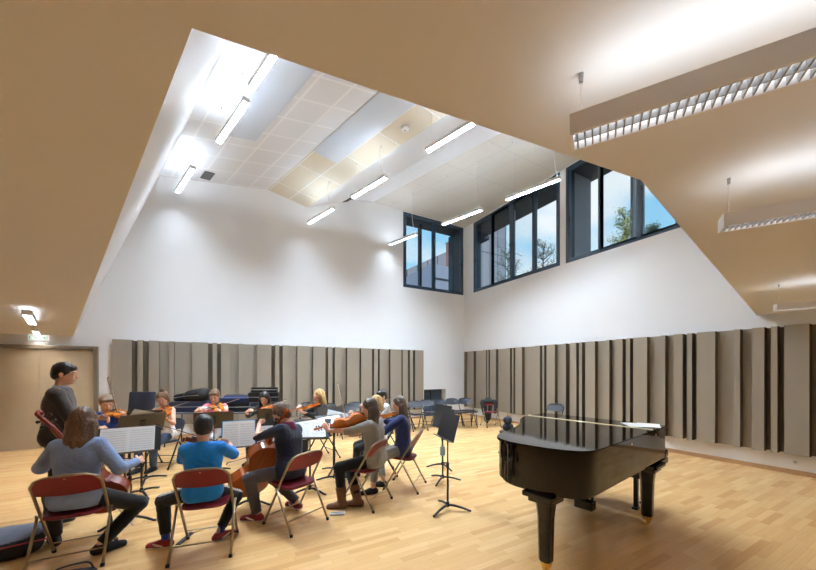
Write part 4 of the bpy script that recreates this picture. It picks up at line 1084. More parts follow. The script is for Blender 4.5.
def person(pos, yaw, H, label, name='person', sit=True, seat=.46, lean=(0, .05), head=(0, 0), hs=1.0, hands=None, feet=None, knees=None,
           hair='short', hairc=None, top=None, trousers=None, shoes=None, sleeve='long', vox=.0075, elbow=((-1, -.2, -.8), (1, -.2, -.8)), ankle=.0,
           socks=None, collar=None, female=False, grip=((0, 0, 0), (0, 0, 0)), twist=0, bunoff=None, openjacket=None, feetyaw=(0, 0), hipdx=0, top_mats=None, top_paint=None, jeans_paint=None, trouser_mats=None, heel=(0, 0), scarf=0):
    s = H / 1.70; root = empty(name, (pos[0], pos[1], 0), yaw, label, 'person')
    pz = seat + .095 * s if sit else .93 * s
    P = V3(hipdx, 0, pz); u = unit((lean[0], lean[1], 1)); tw = math.radians(twist)
    side = unit(V3(math.cos(tw), math.sin(tw), 0) - u * (u @ V3(math.cos(tw), math.sin(tw), 0))); fwd = np.cross(u, side)
    Nk = P + u * .50 * s; fem = .92 if female else 1
    sh = [P + u * .445 * s - side * .160 * s * fem, P + u * .445 * s + side * .160 * s * fem]
    hy, hp = math.radians(head[0]), math.radians(head[1])
    hf0 = fwd * math.cos(hy) - side * math.sin(hy); hr = side * math.cos(hy) + fwd * math.sin(hy)
    hf = hf0 * math.cos(hp) + u * math.sin(hp); ht = np.cross(hr, hf)
    hd = hs * (s ** .45)
    Hc = Nk + u * .105 * s + hf0 * (.022 - .05 * min(0, math.sin(hp))) + ht * .055 * hd
    R = np.stack([hr, hf, ht], 1)                                      # columns: right, facing, top
    def hp_(x, y, z): return Hc + R @ (V3(x, y, z) * hd)
    # limbs
    l1, l2 = .285 * s, .245 * s; W, E_ = [], []
    for i in (0, 1):
        tgt = V3(*hands[i]) if hands is not None else sh[i] + V3((-1, 1)[i] * .05, .08, -.5 * s)
        e, w_ = ik(sh[i], tgt, l1, l2, V3(*elbow[i])); E_.append(e); W.append(w_)
    hip = [P - side * .088 * s, P + side * .088 * s]; t1, t2 = .415 * s, .405 * s; A, Kn = [], []
    for i in (0, 1):
        tgt = V3(*feet[i]) if feet is not None else V3((-1, 1)[i] * .12, .42 * s if sit else .0, .085 * s)
        tgt = V3(tgt[0], tgt[1], tgt[2] if tgt[2] > 0 else .085 * s)
        pole = V3(*(knees[i] if knees else ((-1, 1)[i] * .15, .8, .6)))
        k, a = ik(hip[i], tgt, t1, t2, pole); Kn.append(k); A.append(a)
    # ---- body: one continuous skin surface
    b = Field(); K = .035 * s
    b.cone(P - side * .06 * s, P + side * .06 * s, .098 * s, .098 * s, K)
    for f, r_, w2 in ((.12, .092, .05), (.22, .088, .05), (.32, .094, .06)): c = P + u * f * s; b.cone(c - side * w2 * s, c + side * w2 * s, r_ * s * fem, r_ * s * fem, K)
    b.cone(sh[0] + side * .02, sh[1] - side * .02, .056 * s, .056 * s, K)
    b.cone(Nk - u * .05 * s, Hc - ht * .045 * hd - hf * .012, .052 * s * fem, .050 * hd * fem, .02)
    for i in (0, 1):
        b.cone(sh[i], E_[i], .048 * s, .036 * s, .02); b.cone(E_[i], W[i], .037 * s, .023 * s, .012)
        b.cone(hip[i], Kn[i], .072 * s, .050 * s, .03); b.cone(Kn[i], A[i], .049 * s, .032 * s, .02)
        c = Kn[i] + (A[i] - Kn[i]) * .3; b.cone(c, Kn[i] + (A[i] - Kn[i]) * .6, .050 * s, .036 * s, .02)
    # feet
    fd = []
    for i in (0, 1):
        d = Kn[i] - hip[i]; d[2] = 0; d = unit(d if np.linalg.norm(d) > .08 else V3(0, 1, 0)); a_ = math.radians(feetyaw[i]); d = V3(d[0] * math.cos(a_) - d[1] * math.sin(a_), d[0] * math.sin(a_) + d[1] * math.cos(a_), 0); fd.append(d)
        z0 = A[i][2] - .085 * s
        b.cone(A[i] - d * .03 * s + V3(0, 0, -.045 * s), A[i] + d * .14 * s + V3(0, 0, -.058 * s - heel[i] * .0), .032 * s, .024 * s, .02)
    # head with a face
    b.ell(hp_(0, -.012, .026), V3(.073, .090, .086) * hd, R, .02); b.ell(hp_(0, .022, -.040), V3(.056, .062, .070) * hd, R, .03)
    b.ell(hp_(0, .062, -.090), V3(.022, .018, .016) * hd, R, .02)
    b.cone(hp_(0, .080, .012), hp_(0, .100, -.022), .008 * hd, .0125 * hd, .010); b.cone(hp_(-.03, .074, .024), hp_(.03, .074, .024), .010 * hd, .010 * hd, .012)
    b.cone(hp_(-.016, .080, -.058), hp_(.016, .080, -.058), .0075 * hd, .0075 * hd, .006)
    for q in (-1, 1):
        b.ell(hp_(q * .030, .084, .006), V3(.013, .010, .008) * hd, R, .005, 'cut'); b.ell(hp_(q * .030, .071, .005), V3(.012, .012, .011) * hd, R, .003)
        b.ell(hp_(q * .074, -.012, -.012), V3(.008, .018, .029) * hd, R, .006)
    # hands
    for i in (0, 1):
        f = unit(W[i] - E_[i]); g = V3(*grip[i]); 
        if np.linalg.norm(g) > .01: f = unit(f * .6 + unit(g) * .8)
        sg = (-1, 1)[i]
        pn_ = unit(np.cross(f, V3(0, 0, 1)) * -sg + V3(0, 0, -.5)); pn_ = unit(pn_ - f * (pn_ @ f)); th_ = np.cross(f, pn_) * 1.0
        if th_[2] < 0: th_ = -th_
        hsz = s * .98; pc = W[i] + f * .045 * hsz
        b.cone(W[i], W[i] + f * .02 * hsz, .023 * s, .024 * s, .012)
        for q, ln in ((.027, .072), (.009, .080), (-.009, .075), (-.027, .060)):
            a0 = W[i] + f * .02 * hsz + th_ * q * .55 * hsz; a1 = W[i] + f * .088 * hsz + th_ * q * hsz
            b.cone(a0, a1, .014 * hsz, .0115 * hsz, .008)
            d1 = unit(f * .75 + pn_ * .65); d2 = unit(f * .15 + pn_ * .99); d3 = unit(-f * .4 + pn_ * .9)
            p1 = a1 + d1 * ln * .45 * hsz; p2 = p1 + d2 * ln * .32 * hsz; p3 = p2 + d3 * ln * .23 * hsz
            b.cone(a1, p1, .0095 * hsz, .0088 * hsz, .003); b.cone(p1, p2, .0088 * hsz, .008 * hsz, .003); b.cone(p2, p3, .008 * hsz, .0072 * hsz, .003)
        t0 = W[i] + f * .025 * hsz + th_ * .022 * hsz; t1_ = t0 + unit(f * .6 + th_ * .7 + pn_ * .35) * .042 * hsz; t2_ = t1_ + unit(f * .8 + th_ * .1 + pn_ * .6) * .034 * hsz
        b.cone(t0, t1_, .013 * hsz, .0105 * hsz, .006); b.cone(t1_, t2_, .0105 * hsz, .0085 * hsz, .003)
    paint = [(hp_(0, .088, -.058), V3(.024, .012, .0085) * hd, R, 1)]
    for q in (-1, 1): paint += [(hp_(q * .030, .083, .005), V3(.0125, .012, .0075) * hd, R, 3), (hp_(q * .030, .083, .005), V3(.0062, .014, .0075) * hd, R, 2), (hp_(q * .031, .08, .0235), V3(.017, .02, .0032) * hd, R, 4)]
    bo = b.mesh('body', vox, [SKIN, LIPS, EYE, EYEW, hairc or EYE], root, paint=paint)
    # ---- top
    if top is not None:
        g = .021 * s; t = Field(); Kc = .04 * s
        t.cone(P + u * .0 * s - side * .06 * s, P + u * .0 * s + side * .06 * s, .117 * s + g, .117 * s + g, Kc)
        for f, r_, w2 in ((.10, .096, .052), (.20, .092, .052), (.30, .098, .062), (.37, .088, .075)): c = P + u * f * s; t.cone(c - side * w2 * s, c + side * w2 * s, r_ * s * fem + g, r_ * s * fem + g, Kc)
        t.cone(sh[0] + side * .015, sh[1] - side * .015, .058 * s + g * .7, .058 * s + g * .7, Kc)
        for i in (0, 1):
            if sleeve == 'long': t.cone(sh[i], E_[i], .054 * s + g * .7, .044 * s + g * .6, .02); t.capped(E_[i], W[i] - unit(W[i] - E_[i]) * .005, .046 * s + g * .5, .031 * s + g * .3, .012)
            elif sleeve == 'half': t.cone(sh[i], sh[i] + (E_[i] - sh[i]) * .7, .054 * s + g * .7, .049 * s + g * .7, .02); t.capped(sh[i] + (E_[i] - sh[i]) * .7, E_[i] + (W[i] - E_[i]) * .12, .049 * s + g * .7, .046 * s + g * .6, .02)
            elif sleeve == 'short': t.capped(sh[i], sh[i] + (E_[i] - sh[i]) * .62, .054 * s + g * .8, .050 * s + g * .8, .02)
        if sleeve != 'none':
            t.cone(Nk - u * .045 * s, Nk - u * .005 * s, .060 * s, .056 * s, .03)
        t.cutplane(P - u * .095 * s, -u)
        t.cutplane(Nk + u * .018 * s + hf0 * 0, unit(u + fwd * .35))
        if sleeve == 'none':
            for i, q in ((0, -1), (1, 1)): t.ell(sh[i] + u * .01, V3(.055, .09, .075) * s, np.stack([side, fwd, u], 1), .015, 'cut')
        t.mesh('sweater' if sleeve == 'long' else 'shirt', vox, top_mats or top, root, wrinkle=.0028, fold=.11, paint=top_paint)
    if collar is not None:
        c_ = Field(); c_.cone(Nk - u * .03 * s, Nk + u * .02 * s + fwd * .005, (.070 + scarf) * s, (.060 + scarf) * s, .01); c_.cutplane(Nk + u * .035 * s, u); 
        c_.mesh('collar', vox, collar, root, wrinkle=.002, fold=.05)
    if openjacket: openjacket(root, P, u, side, fwd, s, sh, Nk, vox)
    # ---- trousers
    if trousers is not None:
        t = Field(); g = .013 * s
        t.cone(P - side * .06 * s, P + side * .06 * s, .100 * s + g * .5, .100 * s + g * .5, .03)
        for i in (0, 1):
            t.cone(hip[i], Kn[i], .080 * s + g * .7, .056 * s + g, .03); e = Kn[i] + (A[i] - Kn[i]) * (.97 - ankle)
            t.cone(Kn[i], Kn[i] + (e - Kn[i]) * .5, .056 * s + g * .9, .048 * s + g, .02); t.capped(Kn[i] + (e - Kn[i]) * .5, e, .048 * s + g, .038 * s + g * 1.1, .01)
        t.cutplane(P + u * .06 * s, u)
        t.mesh('trousers', vox, trouser_mats or trousers, root, wrinkle=.0026, fold=.10, paint=jeans_paint(hip, Kn, A, s) if jeans_paint else None)
    if socks is not None:
        for i in (0, 1):
            q = Field(); q.cone(A[i] + unit(Kn[i] - A[i]) * .10 * s, A[i] - V3(0, 0, .03 * s), .041 * s, .040 * s, .01); q.mesh('sock', vox, socks, root)
    if shoes is not None:
        for i in (0, 1):
            q = Field(); d = fd[i]; fl_ = A[i][2] - .085 * s
            q.cone(A[i] - d * .035 * s + V3(0, 0, -.048 * s), A[i] + d * .05 * s + V3(0, 0, -.048 * s), .042 * s, .042 * s, .02)
            q.cone(A[i] + d * .05 * s + V3(0, 0, -.050 * s), A[i] + d * .155 * s + V3(0, 0, -.062 * s), .043 * s, .036 * s, .02)
            if shoes[2] == 'boot': q.capped(A[i] + V3(0, 0, -.03 * s), A[i] + unit(Kn[i] - A[i]) * .17 * s, .050 * s, .068 * s, .02)
            else: q.capped(A[i] + V3(0, 0, -.04 * s), A[i] + unit(Kn[i] - A[i]) * .0 * s, .040 * s, .043 * s, .02)
            q.cutplane(V3(0, 0, fl_ + .001), V3(0, 0, -1))
            def pf(C_, z=fl_ + .018 * s): return C_[:, 2] < z
            pt = [(None, pf, 'fn', 1)]
            if len(shoes) > 3:                                    # side stripe
                c0 = A[i] + d * .06 * s + V3(0, 0, -.045 * s); sd = np.cross(d, V3(0, 0, 1))
                pt.append((c0, V3(.055, .2, .010) * s, np.stack([unit(d + V3(0, 0, .25)), sd, unit(V3(0, 0, 1) - d * .25)], 1), 2))
            q.mesh('shoe', vox * .8, [shoes[0], shoes[1], SOLE], root, paint=pt)
    # ---- hair
    if hairc is not None:
        q = Field(); kk = .012
        top_r = V3(.081, .097, .094) * hd
        q.ell(hp_(0, -.018, .030), top_r, R, kk)
        if hair in ('short', 'crop'):
            q.ell(hp_(0, -.055, -.02), V3(.070, .055, .062) * hd, R, .02)
            if hair == 'short': q.cone(hp_(-.04, .052, .072), hp_(.04, .056, .068), .022 * hd, .020 * hd, .02)
            q.ell(hp_(0, .095, -.045), V3(.110, .078, .090) * hd, R, .016, 'cut')
            q.ell(hp_(0, .0, -.115), V3(.11, .075, .07) * hd, R, .01, 'cut')
        else:
            q.ell(hp_(0, -.045, -.03), V3(.078, .062, .080) * hd, R, .02)
            for e_ in (-1, 1): q.cone(hp_(e_ * .062, .01, .04), hp_(e_ * .076, -.01, -.05), .022 * hd, .018 * hd, .02)
            if hair == 'long' or hair == 'mid':
                Ln = .33 if hair == 'long' else .20
                for j, (x, y, w_) in enumerate(((-.068, -.03, .034), (-.04, -.06, .038), (0, -.072, .038), (.04, -.06, .038), (.068, -.03, .034), (-.080, .0, .023), (.080, .0, .023))):
                    a = hp_(x, y, -.02); a2 = a - u * Ln * .45 * hd - fwd * (.020 if y < -.02 else .0) ; a3 = a - u * Ln * (1 - .06 * (j % 3)) * hd - fwd * (.03 + .012 * (j % 2)) + side * x * .25
                    if abs(y) < .01: a3 = a3 + fwd * .045 + side * np.sign(x) * .01
                    q.cone(a, a2, w_ * hd, (w_ + .002) * hd, .018); q.cone(a2, a3, (w_ + .001) * hd, .013 * hd, .014)
            if hair == 'bun':
                o_ = bunoff or (0, -.06, .10); q.ell(hp_(*o_), V3(.036, .034, .030) * hd, R, .008)
            if hair == 'bob':
                for e_ in (-1, 1):
                    for y in (-.05, -.015): q.cone(hp_(e_ * .06, y, -.02), hp_(e_ * .078, y, -.135), .034 * hd, .030 * hd, .02)
                q.cone(hp_(0, -.07, -.02), hp_(0, -.08, -.13), .045 * hd, .036 * hd, .02)
            q.ell(hp_(0, .105, -.030), V3(.062 if hair != 'bob' else .056, .085, .092) * hd, R, .010, 'cut')
        q.mesh('hair', vox * .8, hairc, root, wrinkle=.0042 if hair in ('mid', 'long') else .0032, fold=.034)
    root['_dbg'] = 0; del root['_dbg']
    MW = Matrix.Translation((pos[0], pos[1], 0)) @ Matrix.Rotation(yaw, 4, 'Z')
    return dict(root=root, M=MW, W=W, E=E_, sh=sh, Hc=Hc, Nk=Nk, R=R, P=P, Kn=Kn, A=A, s=s, u=u, side=side, fwd=fwd)
# ------------------------------------------------------------------ placing the musicians
def yawcam(r, f): v = RT * r + FW * f; return math.atan2(-v.x, v.y)
def depth_xy(px, Z): d = ray(px, 371.4); return (d.x * Z, d.y * Z)
def w2l(p, pos, yaw):
    v = Vector((p[0] - pos[0], p[1] - pos[1])); c, s = math.cos(-yaw), math.sin(-yaw)
    return (v.x * c - v.y * s, v.x * s + v.y * c, p[2])
def torso(H, lean, sit, seat, twist=0):
    s = H / 1.70; P = V3(0, 0, seat + .095 * s if sit else .93 * s); u = unit((lean[0], lean[1], 1)); tw = math.radians(twist)
    side = V3(math.cos(tw), math.sin(tw), 0); side = unit(side - u * (u @ side)); return s, P, u, side, np.cross(u, side), P + u * .50 * s
def violinist(pos, yaw, H, label, vlabel, blabel, vd=(-.62, .76, -.08), tiltn=(.35, 0, .94), S=1.0, varn=None, frog=.34, bd=None, lean=(0, .04), seat=.46, lh=.40, twist=0, **k):
    s, P, u, side, fwd, Nk = torso(H, lean, True, seat, twist)
    T = Nk - side * .05 * s + fwd * .085 * s + u * .02; vd = unit(vd); zz = unit(V3(*tiltn)); zz = unit(zz - vd * (vd @ zz))
    yv = np.cross(zz, vd)
    Lh = T + vd * lh * S - zz * .03 - yv * .02 * 0
    Bp = T + vd * .215 * S + zz * .045
    if bd is None: bd = -(-yv if yv[0] < 0 else yv)
    bd = unit(bd); bd = unit(bd - vd * (bd @ vd) * .9)
    fr = Bp - bd * frog; tp = Bp + bd * (.72 - frog)
    pr = person(pos, yaw, H, label, lean=lean, seat=seat, twist=twist, hands=[tuple(Lh - unit(vd) * .02 - V3(0, 0, .035)), tuple(fr + V3(0, 0, .02) - bd * .0)],
                grip=((0, 0, 1), tuple(bd)), **dict(dict(elbow=((-.35, .05, -1), (.7, -.35, -.9))), **k))
    fiddle(pr['M'] @ frame_M(T, vd, zz), False, S, varn, vlabel, 'violin')
    M3 = pr['M']
    bow(M3 @ Vector(fr), M3 @ Vector(tp), blabel, M3.to_3x3() @ Vector(zz))
    return pr

DENIM = cloth('denim_shirt', rgb(132, 152, 190)); BLACKT = cloth('black_trousers', rgb(20, 21, 26)); SKYB = cloth('bright_blue_fleece', rgb(14, 132, 226))
NAVY = cloth('navy_jumper', rgb(24, 30, 52)); GREYJ = cloth('grey_jeans', rgb(82, 78, 80)); GREYC = cloth('grey_knit', rgb(150, 148, 144), bs=90, bump=.6)
NAVY2 = cloth('navy_sweatshirt', rgb(34, 48, 98)); BROWNJ = cloth('brown_jacket', rgb(58, 50, 46)); ROYAL = cloth('royal_blue_sweater', rgb(22, 62, 142))
WHT = cloth('white_cotton', rgb(232, 226, 222)); PINK = cloth('pink_cotton', rgb(232, 120, 136)); JEANS = cloth('blue_jeans', rgb(58, 78, 108)); PALE = cloth('pale_trousers', rgb(196, 200, 208))
BLKTOP = cloth('black_top', rgb(22, 22, 26)); WINE = cloth('wine_scarf', rgb(116, 22, 66)); BLUEC = cloth('pale_blue_shirt', rgb(156, 174, 210)); SOCKB = cloth('blue_sock', rgb(34, 62, 150))
HB = hairmat('brown_hair', rgb(74, 50, 34)); HBL = hairmat('black_hair', rgb(24, 19, 18)); HLB = hairmat('light_brown_hair', rgb(112, 84, 58)); HAU = hairmat('auburn_hair', rgb(88, 58, 38)); HG = hairmat('dark_wavy_hair', rgb(74, 60, 54)); HY = hairmat('blonde_hair', rgb(206, 170, 112))
HM = hairmat('ash_brown_hair', rgb(86, 72, 62)); HGO = hairmat('golden_brown_hair', rgb(92, 64, 42))
SR = mat('red_suede', rgb(134, 30, 38), .7); SWH = mat('white_stripe', rgb(236, 232, 230), .6); BOOT = mat('brown_leather', rgb(108, 68, 44), .5, noise=.12); SBK = mat('black_canvas', rgb(20, 20, 24), .7); BSOLE = mat('dark_sole', rgb(48, 40, 36), .7)

def world_targets(pos, yaw, pts): return [w2l(p, pos, yaw) for p in pts]
# 1 cellist in denim shirt, back to us
pos = (-1.144, 3.95); yw = D(-8)
sc_ = at_depth(40, 414, 2.98); tl = at_depth(113, 497, 3.42); vdw = (sc_ - tl).normalized(); tl = sc_ - vdw * 1.14
lf = on_z(55, 545); rf = on_z(101, 553); rh = at_depth(137, 461, 3.24)
lh = tl + vdw * .80
p1 = person(pos, yw, 1.66, 'person with long brown hair and a pale denim shirt playing a cello, back turned', lean=(-.0, .09), head=(-6, -14), female=True,
       hands=[w2l(lh + Vector((-.02, -.02, -.0)), pos, yw), w2l(rh, pos, yw)], feet=[w2l((lf.x, lf.y, .085), pos, yw), w2l((rf.x, rf.y, .085), pos, yw)],
       knees=((-.7, .9, .5), (.9, .55, .5)), hair='long', hairc=HGO, top=DENIM, trousers=BLACKT, shoes=(SBK, BSOLE, 'low'), elbow=((-.6, -.3, -1), (.7, -.5, -1)), vox=.0065, hs=1.10)
fiddle(frame_M(tl, vdw, Vector((.15, 1, .25))), True, .96, REDB, 'red brown cello held by the long-haired player in denim, scroll showing left of their head', 'cello', endpin=.33)
bow(rh + Vector((.02, .03, 0)), rh + Vector((-.62, .34, .05)), 'cello bow in the right hand of the player in denim', (0, 0, 1))

# 2 boy in bright blue sweatshirt
pos = (-.18, 3.60); yw = D(-8)
lf = on_z(166, 548); rf = on_z(219, 541)
def stripes(hip, Kn, A, s):
    out_ = []
    for i in (0, 1):
        sg = (-1, 1)[i]
        for a, b in ((hip[i], Kn[i]), (Kn[i], A[i])):
            d = unit(b - a); o_ = unit(np.cross(d, V3(0, 1, 0.3))) ; o_ = o_ * (1 if o_[0] * sg > 0 else -1)
            if abs(d[2]) < .6: o_ = unit(V3(sg * .75, 0, .66) - d * (d @ V3(sg * .75, 0, .66)))
            w_ = np.cross(d, o_); c = (a + b) / 2 + o_ * .075 * s
            for off in (-.013, 0, .013): out_.append((c + w_ * off, V3(.24, .05, .0038), np.stack([d, o_, w_], 1), 1))
    return out_
violinist(pos, yw, 1.48, 'person with short black hair in a bright blue sweatshirt, back turned, playing the violin', 'red brown violin held by the boy in bright blue', 'violin bow held by the boy in bright blue',
          vd=(-.42, .88, -.14), S=.98, varn=REDB, tiltn=(.45, 0, .9), lh=.40, feet=[w2l((lf.x, lf.y, .085), pos, yw), w2l((rf.x, rf.y, .085), pos, yw)], knees=((-1.1, .8, .5), (.6, .8, .5)), head=(8, -12),
          hair='short', hairc=HBL, top=SKYB, trousers=BLACKT, shoes=(SR, SOLE, 'low', 1), socks=SOCKB, ankle=.12, hs=1.08, vox=.0065, jeans_paint=stripes, trouser_mats=[BLACKT, SWH], feetyaw=(25, -20))
# 3 cellist in navy with wine scarf
pos = (.64, 3.85); yw = D(56)
tl = at_depth(241, 490, 3.98); sc_ = at_depth(290, 404, 3.72); vdw = (sc_ - tl).normalized()
lf = on_z(257, 521); rf = on_z(297, 510)
lh = at_depth(259, 425, 3.90); rh = at_depth(262, 452, 4.2)
REDB2 = wood('chestnut_varnish', rgb(168, 84, 34))
p3 = person(pos, yw, 1.68, 'person in navy jumper, wine red scarf and grey jeans bent over a cello', lean=(.20, .16), head=(16, -30), twist=-12, female=True,
       hands=[w2l(lh, pos, yw), w2l(rh, pos, yw)], feet=[w2l((lf.x, lf.y, .085), pos, yw), w2l((rf.x, rf.y, .10), pos, yw)], knees=((-.1, 1, .5), (.2, 1, .2)),
       hair='bun', hairc=HAU, top=NAVY, trousers=GREYJ, shoes=(SR, SOLE, 'low', 1), collar=WINE, scarf=.022, vox=.0065, elbow=((-1, -.3, -.5), (1, .2, -.8)), feetyaw=(0, 0), bunoff=(.03, -.09, .03))
fiddle(frame_M(tl, vdw, Vector((-.30, .95, .15))), True, 1.0, REDB2, 'amber cello held by the player in navy with the wine red scarf', 'cello', endpin=.28)
bow(rh + Vector((.05, .0, 0)), rh + Vector((-.40, -.50, .02)), 'cello bow of the player with the wine red scarf', (0, 0, 1))
# 4 grey cardigan viola
pos = (1.66, 3.86); yw = D(42)
lf = on_z(342, 508); rf = on_z(358, 506)
violinist(pos, yw, 1.66, 'person with wavy brown hair, grey short-sleeved cardigan and brown boots playing the viola', 'large amber viola held by the player in the grey cardigan', 'viola bow held upright by the player in the grey cardigan',
          vd=(-.36, .93, -.20), S=1.14, varn=ORANGE, tiltn=(.85, 0, .5), bd=(-.25, .1, .95), frog=.22, lh=.46, lean=(-.03, .03), feet=[w2l((lf.x, lf.y, .085), pos, yw), w2l((rf.x, rf.y, .085), pos, yw)], knees=((-.3, .9, .7), (.3, .9, .5)),
          head=(25, -12), hair='mid', hairc=HG, top=GREYC, sleeve='half', trousers=BLACKT, shoes=(BOOT, BSOLE, 'boot'), female=True, vox=.0065, ankle=.12, elbow=((-.5, -.5, -1), (1, .2, -.5)))
# 5 navy sweatshirt, long hair
pos = (2.24, 4.18); yw = D(52)
lf = on_z(373, 494); rf = on_z(383, 487)
violinist(pos, yw, 1.62, 'person with long brown hair in a navy sweatshirt on the rightmost burgundy chair', 'honey brown violin mostly hidden behind the grey cardigan player', 'violin bow of the player in the navy sweatshirt',
          vd=(-.45, .88, -.1), S=1.0, varn=ORANGE, lean=(.0, .03), feet=[w2l((lf.x, lf.y, .085), pos, yw), w2l((rf.x, rf.y, .085), pos, yw)], knees=((-.3, .9, .7), (.3, .9, .5)), head=(20, -12),
          hair='long', hairc=HM, top=NAVY2, trousers=GREYC, shoes=(SBK, BSOLE, 'low'), female=True, ankle=.16, vox=.0072)
# conductor, standing
pos = depth_xy(58, 3.6); yw = yawcam(.82, .57)
rh = at_depth(98, 428, 3.72)
person(pos, yw, 1.74, 'person standing in a dark brown jacket over a pale blue shirt, facing right', sit=False, lean=(0, .03), head=(-4, -8),
       hands=[(-.18, .30, 1.10), w2l(rh, pos, yw)], feet=[(-.12, .02, .085), (.12, -.04, .085)], knees=((0, 1, 0), (0, 1, 0)), elbow=((-.6, -.6, -1), (.6, -.8, -1)),
       hair='short', hairc=HBL, top=BROWNJ, collar=BLUEC, trousers=BLACKT, shoes=(SBK, BSOLE, 'low'), vox=.007, hs=1.02)

def far(px, Z, yw, H, label, vl, bl, chair, **k):
    pos = depth_xy(px, Z)
    ch = copy_tree(proto); ch.location = (pos[0], pos[1], 0); ch.rotation_euler = (0, 0, yw); ch['label'] = chair; ch['group'] = 'dark chairs under the far players'
    return violinist(pos, yw, H, label, vl, bl, **k)
FT = dict(vox=.0085, shoes=(SBK, BSOLE, 'low'))
far(105, 5.15, yawcam(.72, -.7), 1.58, 'person in a royal blue sweater with light brown hair playing the violin beside the door', 'bright amber violin held by the player in royal blue', 'violin bow held steeply by the player in royal blue',
    'dark folding chair under the player in royal blue', vd=(-.35, .85, -.04), varn=HONEY, hair='short', hairc=HLB, top=ROYAL, trousers=BLACKT, head=(10, -22), hs=1.14, bd=(.1, .35, .9), frog=.2, **FT)
def ripped(hip, Kn, A, s): return [(Kn[1] + V3(0, .03, .05), V3(.035, .05, .02), np.eye(3), 1)]
far(165, 5.75, yawcam(.02, -1), 1.62, 'person in a white vest and ripped blue jeans with hair in a bun', 'brown violin held by the player in the white vest', 'violin bow of the player in the white vest',
    'dark folding chair under the player in the white vest', varn=ORANGE, hair='bun', hairc=HLB, bunoff=(0, -.03, .135), top=WHT, sleeve='none', trousers=JEANS, head=(18, -20), hs=1.12, female=True, jeans_paint=ripped, trouser_mats=[JEANS, SKIN], vd=(-.6, .72, -.28),
    feet=[(-.02, .30, .085), (.16, .38, .085)], **FT)
def bands(C_): return ((C_[:, 2] * 9) % 1) < .5
far(216, 6.2, yawcam(.02, -1), 1.64, 'person with short fair hair in a pink and white striped T-shirt', 'amber violin held by the player in the striped T-shirt', 'violin bow of the player in the striped T-shirt',
    'dark folding chair under the player in the striped T-shirt', varn=HONEY, hair='short', hairc=HLB, top=WHT, top_mats=[WHT, PINK], top_paint=[(None, bands, 'fn', 1)], sleeve='short', trousers=PALE, head=(15, -20), hs=1.12, vd=(-.62, .72, -.25), **FT)
far(266, 6.25, yawcam(-.05, -1), 1.55, 'person in a black top with long dark hair behind the brown music stand', 'brown violin held by the dark-haired player in black', 'violin bow of the dark-haired player in black',
    'dark folding chair under the dark-haired player in black', varn=ORANGE, hair='long', hairc=HBL, top=BLKTOP, trousers=BLACKT, head=(10, -22), hs=1.08, female=True, vd=(-.5, .8, -.2), **FT)
far(322, 6.3, yawcam(-.72, -.62), 1.62, 'person with bright blonde hair in a black top turned to the left', 'pale brown violin held by the blonde player in black', 'violin bow of the blonde player in black',
    'dark folding chair under the blonde player in black', varn=ORANGE, hair='bob', hairc=HY, top=BLKTOP, trousers=BLACKT, head=(5, -10), hs=1.12, female=True, vd=(-.2, .95, -.14), **FT)
far(384.5, 6.6, yawcam(-.85, -.45), 1.56, 'person with short black hair in a grey top seated behind the two long-haired players', 'violin of the black-haired player hidden behind the others', 'violin bow of the black-haired player behind the others',
    'dark folding chair under the black-haired player in grey', varn=REDB, hair='short', hairc=HBL, top=PALE, trousers=BLACKT, head=(5, -10), hs=1.1, **FT)
far(379.5, 5.35, yawcam(-.8, -.15), 1.54, 'person with long blonde hair squeezed between the grey cardigan and the navy sweatshirt', 'violin of the blonde player hidden behind the grey cardigan', 'violin bow of the blonde player hidden behind the grey cardigan',
    'dark folding chair under the hidden blonde player', varn=ORANGE, hair='bob', hairc=HY, top=WHT, trousers=BLACKT, head=(5, -10), hs=1.05, female=True, **FT)

# ------------------------------------------------------------------ stands
def st_px(px, Z, z, toward, label, **k):
    """toward = (x, y) the tray faces"""
    x, y = depth_xy(px, Z); v = (toward[0] - x, toward[1] - y); yaw = math.atan2(v[0], -v[1])      # local -y faces 'toward'
    return stand((x, y), yaw, z, label, **k)
def side_on(px, Z, deg):
    x, y = depth_xy(px, Z); a = math.radians(deg); v = -RT * math.sin(a) - FW * math.cos(a); return (x + v.x, y + v.y)
BLUEF = mat('blue_folder', rgb(96, 178, 224), .5)
s1 = st_px(130, 3.62, .78, (-.85, 3.75), 'black music stand with two open pages right of the denim cellist', w=.54, h=.30)
on_stand(s1, -.02, 'two printed pages open on the stand right of the denim cellist', wd=.235, ht=.285)
s2 = st_px(249, 4.08, .75, (.2, 3.5), 'black music stand with a blue folder beyond the boy in bright blue', w=.60, h=.34, tilt=22)
on_stand(s2, -.11, 'pages in a blue folder on the stand beyond the boy in bright blue', BLUEF, wd=.175, ht=.32)
on_stand(s2, .20, 'white page at the right of the blue folder, behind the amber cello neck', None, wd=.11, ht=.24)
s3 = st_px(310, 4.5, .75, (.7, 3.9), 'music stand with a tilted open score right of the wine red scarf', w=.52, h=.32, tilt=40)
on_stand(s3, .02, 'open white score tilted on the stand between the scarf player and the viola scroll', None, wd=.20, ht=.29, tilt=.16)
s4 = st_px(333.5, 5.4, .80, (1.6, 4.2), 'dark brown music stand in front of the blonde player', brown=True, spin=.4, w=.48)
on_stand(s4, .03, 'white and blue pages on the dark stand beneath the viola neck', BLUEF, wd=.17, ht=.22, tilt=-.3)
s4b = st_px(334.5, 4.98, .80, (1.6, 3.9), 'black music stand shared by the grey cardigan player under the viola', spin=.9, w=.46, tilt=55)
on_stand(s4b, .0, 'pages lying on the low stand under the viola', None, wd=.19, ht=.27, tilt=.1)
b7 = depth_xy(110, 5.3); b9 = depth_xy(216, 6.4)
